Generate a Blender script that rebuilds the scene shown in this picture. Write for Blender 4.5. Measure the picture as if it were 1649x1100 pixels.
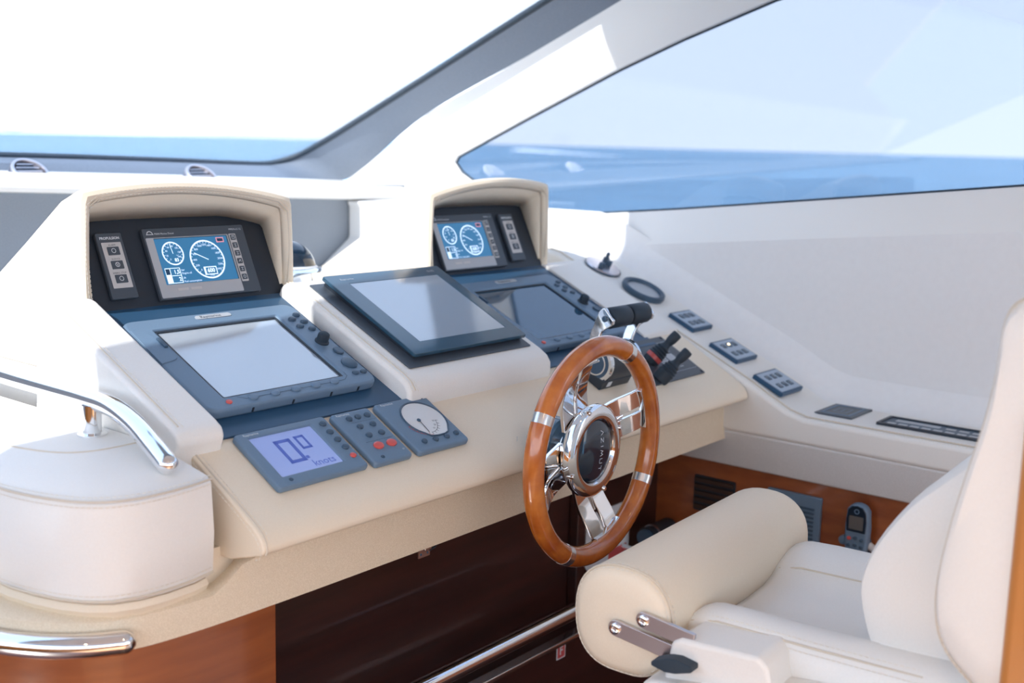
import bpy, bmesh, math, random
from mathutils import Matrix, Vector
random.seed(4)
for o in list(bpy.data.objects): bpy.data.objects.remove(o, do_unlink=True)
SC = bpy.context.scene
COL = SC.collection
rad = math.radians

# ------------------------------------------------------------------ camera
def cam_matrix(loc, yaw, pitch, roll):
    f = Vector((math.sin(yaw)*math.cos(pitch), math.cos(yaw)*math.cos(pitch), -math.sin(pitch)))
    r = Vector((math.cos(yaw), -math.sin(yaw), 0)); u = r.cross(f)
    c, s = math.cos(roll), math.sin(roll)
    r2, u2 = c*r + s*u, -s*r + c*u
    m = Matrix((r2, u2, -f)).transposed().to_4x4(); m.translation = loc
    return m
cd = bpy.data.cameras.new('camera'); cam = bpy.data.objects.new('camera', cd); COL.objects.link(cam)
cam.matrix_world = cam_matrix(Vector((0, 0, 1.5)), rad(51.3044), rad(9.6233), rad(1.4643))
cd.sensor_width = 36; cd.sensor_fit = 'HORIZONTAL'; cd.lens = 1870.92/1649*36
cd.clip_start = .02; cd.clip_end = 30000
cd.dof.use_dof = True; cd.dof.focus_distance = 1.92; cd.dof.aperture_fstop = 3.6
SC.camera = cam

# ------------------------------------------------------------------ sky, sun, exposure
w = bpy.data.worlds.new('sky'); SC.world = w; w.use_nodes = True
nt = w.node_tree; nt.nodes.clear()
wo = nt.nodes.new('ShaderNodeOutputWorld'); bg = nt.nodes.new('ShaderNodeBackground')
tc = nt.nodes.new('ShaderNodeTexCoord'); sx = nt.nodes.new('ShaderNodeSeparateXYZ'); rp = nt.nodes.new('ShaderNodeValToRGB')
nt.links.new(tc.outputs['Generated'], sx.inputs[0]); nt.links.new(sx.outputs['Z'], rp.inputs[0])
rp.color_ramp.elements[0].position = 0.0; rp.color_ramp.elements[0].color = (.84, .905, 1.0, 1)
rp.color_ramp.elements[1].position = 0.9; rp.color_ramp.elements[1].color = (.56, .73, 1.0, 1)
nt.links.new(rp.outputs[0], bg.inputs[0]); bg.inputs[1].default_value = 1.75
nt.links.new(bg.outputs[0], wo.inputs[0])
SUN_DIR = Vector((1, -.03, -.84))
sl = bpy.data.lights.new('sun', 'SUN'); sl.energy = 6.0; sl.angle = rad(.6); sl.color = (1, .95, .87)
so = bpy.data.objects.new('sun', sl); COL.objects.link(so); so.rotation_euler = SUN_DIR.to_track_quat('-Z', 'Y').to_euler(); so.location = (-4, 1, 6)
SC.view_settings.view_transform = 'Standard'; SC.view_settings.look = 'None'
SC.view_settings.gamma = 1; SC.view_settings.use_curve_mapping = False
SC.view_settings.exposure = 1.2

# ------------------------------------------------------------------ materials
MATS = {}
def nodes(name):
    m = bpy.data.materials.new(name); m.use_nodes = True; MATS[name] = m
    return m, m.node_tree, m.node_tree.nodes['Principled BSDF']
def plain(name, col, rough=.5, metal=0, spec=.5, coat=0, emit=None, es=1, ior=1.5):
    m, t, b = nodes(name)
    b.inputs['Base Color'].default_value = (*col, 1); b.inputs['Roughness'].default_value = rough
    b.inputs['Metallic'].default_value = metal; b.inputs['Specular IOR Level'].default_value = spec
    b.inputs['Coat Weight'].default_value = coat; b.inputs['Coat Roughness'].default_value = .05
    b.inputs['IOR'].default_value = ior
    if emit: b.inputs['Emission Color'].default_value = (*emit, 1); b.inputs['Emission Strength'].default_value = es
    return m
def noisy(name, col, col2, scale, rough, bump=.1, detail=3, stretch=(1, 1, 1), coat=0, kind='noise', dist=.002):
    m, t, b = nodes(name)
    tc = t.nodes.new('ShaderNodeTexCoord'); mp = t.nodes.new('ShaderNodeMapping'); mp.inputs['Scale'].default_value = stretch
    t.links.new(tc.outputs['Object'], mp.inputs[0])
    if kind == 'noise':
        n = t.nodes.new('ShaderNodeTexNoise'); n.inputs['Scale'].default_value = scale; n.inputs['Detail'].default_value = detail; out = n.outputs[0]
    else:
        n = t.nodes.new('ShaderNodeTexVoronoi'); n.inputs['Scale'].default_value = scale; out = n.outputs[0]
    t.links.new(mp.outputs[0], n.inputs['Vector'])
    r = t.nodes.new('ShaderNodeValToRGB'); r.color_ramp.elements[0].color = (*col, 1); r.color_ramp.elements[1].color = (*col2, 1)
    r.color_ramp.elements[0].position = .3; r.color_ramp.elements[1].position = .7
    t.links.new(out, r.inputs[0]); t.links.new(r.outputs[0], b.inputs['Base Color'])
    bp = t.nodes.new('ShaderNodeBump'); bp.inputs['Strength'].default_value = bump; bp.inputs['Distance'].default_value = dist
    t.links.new(out, bp.inputs['Height']); t.links.new(bp.outputs[0], b.inputs['Normal'])
    b.inputs['Roughness'].default_value = rough; b.inputs['Coat Weight'].default_value = coat; b.inputs['Coat Roughness'].default_value = .06
    return m
noisy('leather', (.80, .69, .54), (.83, .72, .57), 420, .46, .10, dist=.0006)
noisy('white_leather', (.81, .785, .745), (.84, .815, .775), 420, .46, .08, dist=.0006)
noisy('pale_weave', (.70, .69, .68), (.78, .77, .76), 700, .7, .2, kind='voronoi', dist=.0006)
noisy('weave', (.70, .58, .42), (.80, .68, .52), 700, .7, .22, kind='voronoi', dist=.0006)
plain('thread', (.80, .74, .64), .7)
plain('seam', (.66, .58, .47), .7)
noisy('wall_panel', (.79, .78, .775), (.81, .80, .795), 60, .38, .02, dist=.0005)
plain('white_gelcoat', (.84, .83, .81), .3)
noisy('shade_grey', (.24, .27, .31), (.27, .30, .34), 300, .8, .1, dist=.0006)  # shade of the front bulkhead carried by this grey base colour
noisy('frame_grey', (.16, .195, .25), (.19, .225, .28), 250, .45, .05, dist=.0004)
noisy('wheel_wood', (.38, .085, .012), (.58, .18, .028), 26, .22, .02, 4, (1, 1, 1), .8)
noisy('mahogany', (.22, .058, .020), (.38, .11, .032), 9, .3, .02, 5, (.35, 1, 3.5), .4)
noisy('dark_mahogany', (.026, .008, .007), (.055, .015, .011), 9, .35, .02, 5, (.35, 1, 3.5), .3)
noisy('orange_wood', (.50, .19, .045), (.62, .26, .07), 10, .35, .02, 4, (1, 1, .3), .3)
noisy('teak', (.42, .22, .10), (.55, .31, .15), 6, .35, .02, 4, (4, .3, 1), .2)
noisy('floor_wood', (.035, .012, .010), (.06, .02, .014), 6, .3, .02, 4, (.3, 3, 1), .3)
plain('chrome', (.86, .87, .88), .06, 1)
plain('brushed_steel', (.62, .58, .60), .28, 1)
plain('band_steel', (.80, .80, .80), .22, 1)
noisy('slate_plastic', (.13, .205, .30), (.14, .22, .315), 500, .42, .04, dist=.0003)
plain('slate_dark', (.045, .085, .135), .4)
plain('slate_panel', (.022, .075, .15), .38)
plain('black_panel', (.012, .019, .030), .42)
plain('black_plastic', (.018, .026, .038), .4)
plain('rubber', (.014, .028, .045), .55)
plain('navy_gloss', (.008, .020, .038), .12, coat=.4)
plain('charcoal_plate', (.06, .075, .095), .38)
plain('monitor_black', (.025, .075, .125), .18, coat=.3)
plain('lcd_sheen', (.34, .40, .47), .10, ior=2.8)  # pale base colour stands in for sky mirrored in the dark glass
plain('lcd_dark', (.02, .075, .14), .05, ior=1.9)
plain('lcd_monitor', (.33, .39, .46), .08, ior=2.7)  # sky reflection on the monitor lifted by this pale base colour
plain('lcd_blue', (.02, .09, .18), .2, emit=(.030, .15, .30), es=.40)
plain('lcd_lavender', (.20, .25, .45), .12, ior=1.8, emit=(.22, .30, .60), es=.25)
plain('lcd_violet', (.05, .08, .30), .3, emit=(.06, .10, .34), es=.25)
plain('glyph_white', (.7, .8, .9), .4, emit=(.50, .68, .90), es=.45)
plain('print_white', (.70, .73, .76), .5)
plain('print_dark', (.05, .06, .075), .5)
plain('label_grey', (.56, .54, .53), .4)
plain('lcd_grey', (.12, .115, .11), .2)
plain('label_silver', (.42, .45, .49), .35)
plain('dusty_glass', (.45, .46, .48), .35, coat=.3)
plain('red_button', (.62, .09, .08), .35, coat=.3)
plain('red_print', (.55, .08, .08), .5)
plain('badge_pink', (.55, .25, .30), .5, emit=(.5, .2, .25), es=.4)
plain('dial_face', (.70, .71, .72), .3, coat=.6)
plain('switch_face', (.38, .47, .58), .35)
plain('brown_plastic', (.05, .022, .014), .5)
plain('lamp_amber', (.9, .7, .4), .4, emit=(1, .75, .4), es=2.5)
plain('halogen', (.9, .8, .6), .4, emit=(1, .7, .4), es=20)
plain('foam', (.9, .93, .95), .9)
def glass(name, tint, refl=1.0, ior=1.5):
    m = bpy.data.materials.new(name); m.use_nodes = True; MATS[name] = m
    t = m.node_tree; t.nodes.clear()
    o = t.nodes.new('ShaderNodeOutputMaterial'); mx = t.nodes.new('ShaderNodeMixShader')
    tr = t.nodes.new('ShaderNodeBsdfTransparent'); tr.inputs[0].default_value = (*tint, 1)
    gl = t.nodes.new('ShaderNodeBsdfGlossy'); gl.inputs['Roughness'].default_value = .01; gl.inputs[0].default_value = (refl, refl, refl, 1)
    fr = t.nodes.new('ShaderNodeFresnel')                # same reflectance entering and leaving the pane
    ge = t.nodes.new('ShaderNodeNewGeometry'); ma = t.nodes.new('ShaderNodeMix'); ma.data_type = 'FLOAT'
    ma.inputs[2].default_value = ior; ma.inputs[3].default_value = 1/ior
    t.links.new(ge.outputs['Backfacing'], ma.inputs[0]); t.links.new(ma.outputs[0], fr.inputs[0])
    t.links.new(fr.outputs[0], mx.inputs[0]); t.links.new(tr.outputs[0], mx.inputs[1]); t.links.new(gl.outputs[0], mx.inputs[2])
    t.links.new(mx.outputs[0], o.inputs[0])
    return m
glass('windshield_glass', (.66, .675, .70))
glass('side_glass', (.455, .48, .525))
def seamat():
    m, t, b = nodes('sea_water')
    b.inputs['Base Color'].default_value = (.045, .20, .40, 1); b.inputs['Roughness'].default_value = .35
    b.inputs['Specular IOR Level'].default_value = .25
    tc = t.nodes.new('ShaderNodeTexCoord'); n = t.nodes.new('ShaderNodeTexNoise'); n.inputs['Scale'].default_value = .12; n.inputs['Detail'].default_value = 6
    t.links.new(tc.outputs['Object'], n.inputs['Vector'])
    r = t.nodes.new('ShaderNodeValToRGB'); r.color_ramp.elements[0].color = (.045, .19, .32, 1); r.color_ramp.elements[1].color = (.085, .265, .42, 1)
    r.color_ramp.elements[0].position = .35; r.color_ramp.elements[1].position = .65
    t.links.new(n.outputs[0], r.inputs[0]); t.links.new(r.outputs[0], b.inputs['Base Color'])
    bp = t.nodes.new('ShaderNodeBump'); bp.inputs['Strength'].default_value = .5; bp.inputs['Distance'].default_value = .5
    t.links.new(n.outputs[0], bp.inputs['Height']); t.links.new(bp.outputs[0], b.inputs['Normal'])
seamat()

# ------------------------------------------------------------------ mesh helpers
class G:
    def __init__(s): s.v = []; s.f = []
    def add(s, vs, fs, m=None):
        k = len(s.v)
        s.v += [tuple(m @ Vector(p)) if m else tuple(p) for p in vs]
        s.f += [tuple(i+k for i in f) for f in fs]
        return s
    def box(s, x0, x1, y0, y1, z0, z1, m=None):
        return s.add([(x0,y0,z0),(x1,y0,z0),(x1,y1,z0),(x0,y1,z0),(x0,y0,z1),(x1,y0,z1),(x1,y1,z1),(x0,y1,z1)],
                     [(3,2,1,0),(4,5,6,7),(0,1,5,4),(1,2,6,5),(2,3,7,6),(3,0,4,7)], m)
    def prism(s, pts, z0, z1, m=None):
        n = len(pts)
        return s.add([(x,y,z0) for x,y in pts]+[(x,y,z1) for x,y in pts],
                     [tuple(reversed(range(n))), tuple(range(n,2*n))]+[(i,(i+1)%n,(i+1)%n+n,i+n) for i in range(n)], m)
    def loft(s, rings, closed=True, cap=True, m=None, flip=False):
        n = len(rings[0]); vs = [p for r in rings for p in r]; fs = []
        for a in range(len(rings)-1):
            for i in range(n if closed else n-1):
                j = (i+1) % n
                q = (a*n+i, a*n+j, (a+1)*n+j, (a+1)*n+i)
                fs.append(q[::-1] if flip else q)
        if cap and closed:
            c0, c1 = tuple(reversed(range(n))), tuple(range((len(rings)-1)*n, len(rings)*n))
            fs += [c0[::-1], c1[::-1]] if flip else [c0, c1]
        return s.add(vs, fs, m)
    def lathe(s, prof, n=32, m=None, cap=True):
        rings = [[(r*math.cos(2*math.pi*i/n), r*math.sin(2*math.pi*i/n), z) for i in range(n)] for r, z in prof]
        return s.loft(rings, True, cap, m)
    def tube(s, pts, r, n=12, closed=False, m=None, cap=True):
        P = [Vector(p) for p in pts]; rings = []; N = len(P); up = None
        rr = r if isinstance(r, (list, tuple)) else [r]*N
        for i, p in enumerate(P):
            if closed: t = P[(i+1) % N]-P[i-1]
            else: t = P[min(i+1, N-1)]-P[max(i-1, 0)]
            t.normalize()
            if up is None:
                up = Vector((0,0,1)) if abs(t.z) < .9 else Vector((1,0,0))
            a = t.cross(up).normalized(); b = a.cross(t).normalized(); up = b
            rings.append([tuple(p + rr[i]*(math.cos(2*math.pi*k/n)*a - math.sin(2*math.pi*k/n)*b)) for k in range(n)])
        if closed: rings.append(rings[0])
        return s.loft(rings, True, cap and not closed, m, True)
    def frame(s, outer, inner, z0, z1, m=None):      # plate with a hole, same point count
        n = len(outer)
        vs = [(x,y,z1) for x,y in outer]+[(x,y,z1) for x,y in inner]+[(x,y,z0) for x,y in outer]+[(x,y,z0) for x,y in inner]
        fs = []
        for i in range(n):
            j = (i+1) % n
            fs += [(i,j,n+j,n+i), (2*n+j,2*n+i,3*n+i,3*n+j), (i,2*n+i,2*n+j,j), (n+j,3*n+j,3*n+i,n+i)]
        return s.add(vs, fs, m)
    def text(s, st, size, x, y, z=0, align='CENTER', m=None, rot=0, thick=0):
        c = bpy.data.curves.new('t', 'FONT'); c.body = st; c.size = size; c.align_x = align; c.align_y = 'CENTER'
        c.resolution_u = 2; c.offset = thick
        o = bpy.data.objects.new('t', c); me = o.to_mesh()
        M = Matrix.Translation((x, y, z)) @ Matrix.Rotation(rot, 4, 'Z')
        if m: M = m @ M
        s.add([tuple(v.co) for v in me.vertices], [tuple(p.vertices) for p in me.polygons], M)
        o.to_mesh_clear(); bpy.data.objects.remove(o); bpy.data.curves.remove(c)
        return s
    def strokes(s, lines, wdt, z=0, m=None):          # polylines drawn with flat strokes
        for L in lines:
            for (ax, ay), (bx, by) in zip(L, L[1:]):
                d = Vector((bx-ax, by-ay)); d.normalize(); n = Vector((-d.y, d.x))*wdt/2; e = d*wdt*.45
                s.add([(ax-e.x+n.x, ay-e.y+n.y, z), (ax-e.x-n.x, ay-e.y-n.y, z), (bx+e.x-n.x, by+e.y-n.y, z), (bx+e.x+n.x, by+e.y+n.y, z)], [(0,1,2,3)], m)
        return s
    def ringflat(s, cx, cy, r0, r1, z, n=48, a0=0, a1=360, m=None):
        vs = []; fs = []
        for i in range(n+1):
            a = rad(a0+(a1-a0)*i/n)
            vs += [(cx+r0*math.cos(a), cy+r0*math.sin(a), z), (cx+r1*math.cos(a), cy+r1*math.sin(a), z)]
            if i: fs.append((2*i-2, 2*i-1, 2*i+1, 2*i))
        return s.add(vs, fs, m)
    def stitch(s, pts, pitch=.0075, ln=.0048, wd=.0013, off=(0,0,0)):
        P = [Vector(p)+Vector(off) for p in pts]; acc = 0
        for a, b in zip(P, P[1:]):
            L = (b-a).length
            if L < 1e-6: continue
            d = (b-a)/L; t = -acc
            while t < L:
                if t >= 0:
                    c = a+d*t; e = d*ln/2
                    u = d.cross(Vector((0,0,1))); u = (u.normalized() if u.length > .1 else Vector((1,0,0)))*wd/2
                    q = d.cross(u).normalized()*wd/2
                    s.add([c-e-u, c-e+q, c-e+u, c-e-q, c+e-u, c+e+q, c+e+u, c+e-q], [(0,1,5,4),(1,2,6,5),(2,3,7,6),(3,0,4,7),(3,2,1,0),(4,5,6,7)])
                t += pitch
            acc = -(t-L)
        return s
    def mesh(s, name, smooth=True):
        me = bpy.data.meshes.new(name); me.from_pydata(s.v, [], s.f); me.validate()
        if smooth:
            me.polygons.foreach_set('use_smooth', [True]*len(me.polygons))
            me.set_sharp_from_angle(angle=rad(38))
        me.update()
        return me
def fix(me):
    b = bmesh.new(); b.from_mesh(me); bmesh.ops.recalc_face_normals(b, faces=b.faces); b.to_mesh(me); b.free()
def part(name, g, mat, parent=None, bevel=0, seg=3, subd=0, fixn=True, smooth=True, world=False):
    me = g.mesh(name, smooth) if isinstance(g, G) else g
    if fixn and isinstance(g, G): fix(me)
    o = bpy.data.objects.new(name, me); COL.objects.link(o); me.materials.clear(); me.materials.append(MATS[mat])
    if parent:
        o.parent = parent
        if world:
            p = parent; m = p.matrix_basis.copy()
            while p.parent: m = p.parent.matrix_basis @ m; p = p.parent
            o.matrix_parent_inverse = m.inverted()
    if bevel:
        md = o.modifiers.new('b', 'BEVEL'); md.width = bevel; md.segments = seg; md.limit_method = 'ANGLE'; md.angle_limit = rad(35); md.harden_normals = False
        if smooth: o.modifiers.new('w', 'WEIGHTED_NORMAL')
    if subd:
        md = o.modifiers.new('s', 'SUBSURF'); md.levels = subd; md.render_levels = subd
    return o
def thing(name, label, cat, m=None, group=None):
    o = bpy.data.objects.new(name, None); COL.objects.link(o); o.empty_display_size = .05
    if m is not None:
        loc, rot, sc = m.decompose(); o.location = loc; o.rotation_mode = 'QUATERNION'; o.rotation_quaternion = rot
        o.matrix_basis = m
    tag(o, label, cat, group); return o
def tag(o, label, cat=None, group=None, kind=None):
    if label: o['label'] = label
    if cat: o['category'] = cat
    if group: o['group'] = group
    if kind: o['kind'] = kind
    return o
def struct(name, g, mat, label=None, **k):
    o = part(name, g, mat, **k); o['kind'] = 'structure'
    if label: o['label'] = label
    return o
def copy_tree(o, parent=None):
    c = o.copy(); COL.objects.link(c); c.parent = parent
    for ch in list(o.children): copy_tree(ch, c)
    return c
def rr(x0, y0, x1, y1, r, n=5):
    out = []
    for cx, cy, a in ((x1-r, y0+r, -90), (x1-r, y1-r, 0), (x0+r, y1-r, 90), (x0+r, y0+r, 180)):
        out += [(cx+r*math.cos(rad(a+90*i/n)), cy+r*math.sin(rad(a+90*i/n))) for i in range(n+1)]
    return out
def slope(deg, x, y, z):
    a = rad(deg); m = Matrix(((1,0,0),(0,math.cos(a),-math.sin(a)),(0,math.sin(a),math.cos(a)))).to_4x4(); m.translation = (x, y, z); return m
def smooth_line(pts, n=6):                            # Catmull-Rom
    P = [Vector(p) for p in pts]; P = [P[0]*2-P[1]]+P+[P[-1]*2-P[-2]]; out = []
    for i in range(1, len(P)-2):
        a, b, c, d = P[i-1:i+3]
        for k in range(n):
            t = k/n; out.append(.5*((2*b)+(c-a)*t+(2*a-5*b+4*c-d)*t*t+(3*b-a-3*c+d)*t**3))
    out.append(P[-2]); return [tuple(p) for p in out]
def resample(pts, n):
    P = [Vector(p) for p in pts]; L = [0]
    for a, b in zip(P, P[1:]): L.append(L[-1]+(b-a).length)
    out = []
    for k in range(n):
        t = L[-1]*k/(n-1); i = 0
        while i < len(L)-2 and L[i+1] < t: i += 1
        u = (t-L[i])/max(1e-9, L[i+1]-L[i]); out.append(tuple(P[i].lerp(P[i+1], u)))
    return out
def xprism(prof, x0, x1):                             # profile in (y, z) swept along x
    m = Matrix(((0,0,1,0),(1,0,0,0),(0,1,0,0),(0,0,0,1)))
    return G().prism(prof, x0, x1, m)

# ================================================================== STRUCTURE
FLOOR = .2
struct('floor', G().box(-1.7, 2.7, .55, 3.0, FLOOR-.05, FLOOR), 'floor_wood', 'dark mahogany floor at the helm')
struct('floor_aft', G().box(-1.7, 2.7, -2.6, .55, FLOOR-.05, FLOOR), 'teak', 'unseen teak floor behind the helm, added for warm bounce')  # out of view, light teak put in to bounce warm light upward
struct('wall_left', G().box(-1.72, -1.65, -2.6, 2.9, FLOOR, 1.10), 'orange_wood', 'unseen honey wood lining of the port side, added for warm bounce')  # unseen, put in as a warm reflector for daylight
struct('wall_back', G().box(-1.72, 2.7, -2.67, -2.6, FLOOR, .95), 'orange_wood', 'unseen honey wood lining at the back of the saloon, added for warm bounce')  # unseen aft lining, added so its wood warms the bounced light
struct('ceiling', G().prism([(-1.7,-2.6),(2.72,-2.6),(2.72,1.83),(-1.7,1.43)], 2.05, 2.12), 'white_gelcoat')  # unseen front edge slanted to set where the sun patch ends
# starboard wall: loft from the side window opening (W) out to the crease, pillar and roof (O)
Wl = [(-.8,1.603),(.722,1.4394),(1.06,1.401),(1.557,1.3454),(2.0187,1.2993),(2.138,1.3355),(2.246,1.376),(2.32,1.413),(2.346,1.442),(2.334,1.4606),(2.28,1.4838),(2.078,1.572),(1.7675,1.7035),(1.58,1.774),(1.329,1.858),(.95,1.955),(.5,2.0),(-.8,2.02)]
Ol = [(2.60,-.8,1.499),(2.60,.70,1.3455),(2.60,1.06,1.309),(2.60,1.557,1.258),(2.60,2.0,1.213),(2.60,2.42,1.20),(2.57,2.60,1.25),(2.55,2.70,1.34),(2.55,2.722,1.382),(2.55,2.68,1.401),(2.55,2.6114,1.4414),(2.55,2.379,1.585),(2.55,2.013,1.739),(2.55,1.7157,1.8696),(2.55,1.45,1.98),(2.55,1.1,2.05),(2.55,.5,2.06),(2.55,-.8,2.06)]
rW = [(2.64, y, z) for y, z in Wl]
rWi = [(2.628, y*.985+o[1]*.015, z*.985+o[2]*.015) for (y, z), o in zip(Wl, Ol)]
mid = [((2.60 if i < 5 else 2.575), .45*Wl[i][0]+.55*Ol[i][1], .45*Wl[i][1]+.55*Ol[i][2]) for i in range(18)]
mid = [((2.612 if i < 5 else p[0]), p[1], p[2]) for i, p in enumerate(mid)]
struct('wall_right', G().loft([rW, rWi, mid, Ol], closed=False, cap=False), 'white_gelcoat', 'white moulded side wall and pillar around the side window')
struct('trim_1', xprism([(-.8,.86),(1.2,.86),(2.42,.86),(2.42,1.20),(2.0,1.213),(1.557,1.258),(1.06,1.309),(.70,1.3455),(-.8,1.499)], 2.60, 2.66), 'wall_panel', 'smooth pale panel of the starboard wall below the window')
for lx, ly, lab in ((-.35, .25, 'round warm ceiling downlight nearest the port side'), (.45, .25, 'round warm ceiling downlight above the camera'), (1.15, -.35, 'round warm ceiling downlight behind the helm chair'), (1.9, -.35, 'round warm ceiling downlight nearest the starboard window'), (.3, -1.2, 'round warm ceiling downlight furthest aft in the saloon')):
    d = thing('ceiling_downlight', lab, 'downlight', Matrix.Translation((lx, ly, 2.05)), 'warm downlights in the ceiling')
    part('bezel', G().lathe([(.036,.0),(.040,-.006),(.030,-.008),(.026,.0)], 28, cap=False), 'chrome', d)
    part('bulb', G().lathe([(.001,-.002),(.024,-.002),(.026,.0)], 24), 'halogen', d)
    l = bpy.data.lights.new('downlight', 'SPOT'); l.energy = 3.0; l.color = (1, .72, .45); l.spot_size = rad(120); l.spot_blend = .8; l.shadow_soft_size = .03
    lo = bpy.data.objects.new('downlight', l); COL.objects.link(lo); lo.location = (lx, ly, 2.038)
# side window
W3 = [(2.641, y, z) for y, z in Wl]
win2 = struct('window_1', G().tube(W3, .0045, 8), 'rubber', 'large tinted side window with a view of the sea')
mX = Matrix(((0,0,1,0),(1,0,0,0),(0,1,0,0),(0,0,0,1)))
part('window_pane', G().prism(Wl, 2.642, 2.648, mX), 'side_glass', win2, smooth=False)
# windshield: raked plane z = 1.87 + (1.88 - y) * .444
wz = lambda y: 1.87+(1.88-y)*.444
E1 = [(-1.6,2.80,wz(2.80)),(.6,2.82,wz(2.82)),(1.485,2.846,1.441),(1.95,2.869,1.431),(2.295,2.89,1.421),(2.384,2.882,1.425),(2.437,2.826,1.45),(2.450,2.749,1.484),(2.457,2.626,1.539),(2.457,2.271,1.6965),(2.457,1.883,1.869),(2.457,1.49,wz(1.49))]
E2 = [(-1.6,2.80,1.45),(.6,2.80,1.415),(1.46,2.80,1.398),(1.98,2.80,1.384),(2.36,2.78,1.374),(2.48,2.76,1.370),(2.54,2.73,1.376),(2.55,2.68,1.401),(2.55,2.6114,1.4414),(2.55,2.379,1.585),(2.55,2.013,1.739),(2.55,1.66,1.893)]
E1s, E2s = smooth_line(E1, 5), smooth_line(E2, 5)
mid12 = [tuple((Vector(a)*.5+Vector(b)*.5)+Vector((-.004,-.012,.004))) for a, b in zip(E1s, E2s)]
win1 = struct('window_2', G().loft([E1s, mid12, E2s], False, False), 'frame_grey', 'grey lined frame around the raked windshield')
part('rubber_seal', G().tube(E1s, .009, 8), 'rubber', win1)
nW = Vector((0, .444, 1)).normalized()
gp = [Vector((x, 0, 0)) for x in ()]
gl_pts = [tuple(p) for p in E1s]+[(-1.6, 1.49, wz(1.49))]
gl = G(); up = [tuple(Vector(p)+nW*.004) for p in gl_pts]; dn = [tuple(Vector(p)-nW*.004) for p in gl_pts]
n = len(up); gl.add(up+dn, [tuple(range(n)), tuple(reversed(range(n, 2*n)))]+[(i, (i+1) % n, (i+1) % n+n, i+n) for i in range(n)])
part('window_pane', gl, 'windshield_glass', win1, smooth=False)
# dash pad under the windshield and the bulkhead below it, its shade put into the grey
zt = lambda x: 1.4043-.0262*(x-1.46)
zb = lambda x: 1.3697-.0355*(x-1.275)
def pad_ring(x):
    return [(x,2.87,zt(x)-.06),(x,2.87,zt(x)+.012),(x,2.80,zt(x)),(x,2.60,zt(x)-.004),(x,2.50,zt(x)-.010),(x,2.463,zt(x)-.018),(x,2.45,zb(x)+.012),(x,2.455,zb(x)+.002),(x,2.475,zb(x)),(x,2.60,zb(x)-.01)]
pad = struct('trim_2', G().loft([pad_ring(-1.6), pad_ring(.5), pad_ring(1.5), pad_ring(2.0), pad_ring(2.40), pad_ring(2.56)]), 'white_leather', 'white leather pad under the windshield')
part('stitching', G().stitch([(-.2,2.62,zt(-.2)),(2.3,2.62,zt(2.3)-.0035)], .009, .006, .002), 'thread', pad)
struct('wall_front', G().box(-1.6, 2.6, 2.50, 2.54, FLOOR, 1.37), 'shade_grey', 'bulkhead below the windshield pad with its shade painted in grey')
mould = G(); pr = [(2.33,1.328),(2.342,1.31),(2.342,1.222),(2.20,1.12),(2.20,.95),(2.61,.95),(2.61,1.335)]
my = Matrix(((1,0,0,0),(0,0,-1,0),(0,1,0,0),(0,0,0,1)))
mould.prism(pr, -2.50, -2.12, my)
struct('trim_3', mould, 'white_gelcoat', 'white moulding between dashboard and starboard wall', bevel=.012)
# lower starboard lining: ledge, lower band and wood wall
led = [(-.6,.860),(-.6,.918),(.9,.920),(1.055,.921),(1.095,.931),(1.14,.9535),(1.20,.985),(1.745,1.2335),(1.79,1.243),(2.45,1.243),(2.45,.860)]
ledge = struct('trim_4', xprism(led, 2.35, 2.605), 'white_leather', 'cream leather ledge running along the starboard wall', bevel=.012)
lp = [(2.352, y, z+.0015) for y, z in led[1:9]]
part('seam', G().tube([(2.366, y, z+.0002) for _, y, z in lp], .0016, 6), 'seam', ledge)
part('stitching', G().stitch([(2.373, y, z+.0004) for _, y, z in lp]).stitch([(2.3575, y, z-.0025) for _, y, z in lp]), 'thread', ledge)
fil = [(2.605,.92+.0),(2.605,.985),(2.597,.955),(2.58,.934),(2.555,.9225)]
fg = G(); rings = []
for y, z in [(-.6,.918),(.9,.92),(1.055,.921),(1.095,.931),(1.14,.9535),(1.20,.985),(1.745,1.2335),(1.79,1.243),(2.45,1.243)]:
    s = .0 if y < 1.0 else min(.018, (y-1.0)*.2)
    rings.append([(2.604, y, z-.004)]+[(2.603-.062*(1-math.cos(rad(b)))-s*(b/90)**2, y, z-.001+.085*(1-math.sin(rad(b)))) for b in range(0, 91, 10)])
fg.loft(rings, True, True)
part('wall_fillet', fg, 'wall_panel', ledge)
low = [(2.353,.862),(2.385,.770),(2.46,.770),(2.46,.862)]
struct('trim_5', G().prism(low, -2.2, .6, my), 'pale_weave', 'lower fabric band of the starboard lining', bevel=.006)
struct('wall_right_lower', G().box(2.40, 2.46, -.6, 2.2, FLOOR, .775), 'mahogany', 'mahogany panel below the starboard ledge')
# outside
struct('sea', G().add([(-12000,-12000,-2.5),(12000,-12000,-2.5),(12000,12000,-2.5),(-12000,12000,-2.5)], [(0,1,2,3)]), 'sea_water', 'calm blue sea to the horizon', smooth=False)

# ================================================================== HELM CONSOLE
con = thing('helm_console', 'cream leather helm console with twin instrument hoods and mahogany base', 'helm console', Matrix.Translation((1.6, 1.6, FLOOR)))
def cpart(name, g, mat, parent=None, **k): return part(name, g, mat, parent or con, world=True, **k)
def csub(name, g, mat, par, **k):
    o = part(name, g, mat, par, **k); return o        # par already in world coordinates
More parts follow.
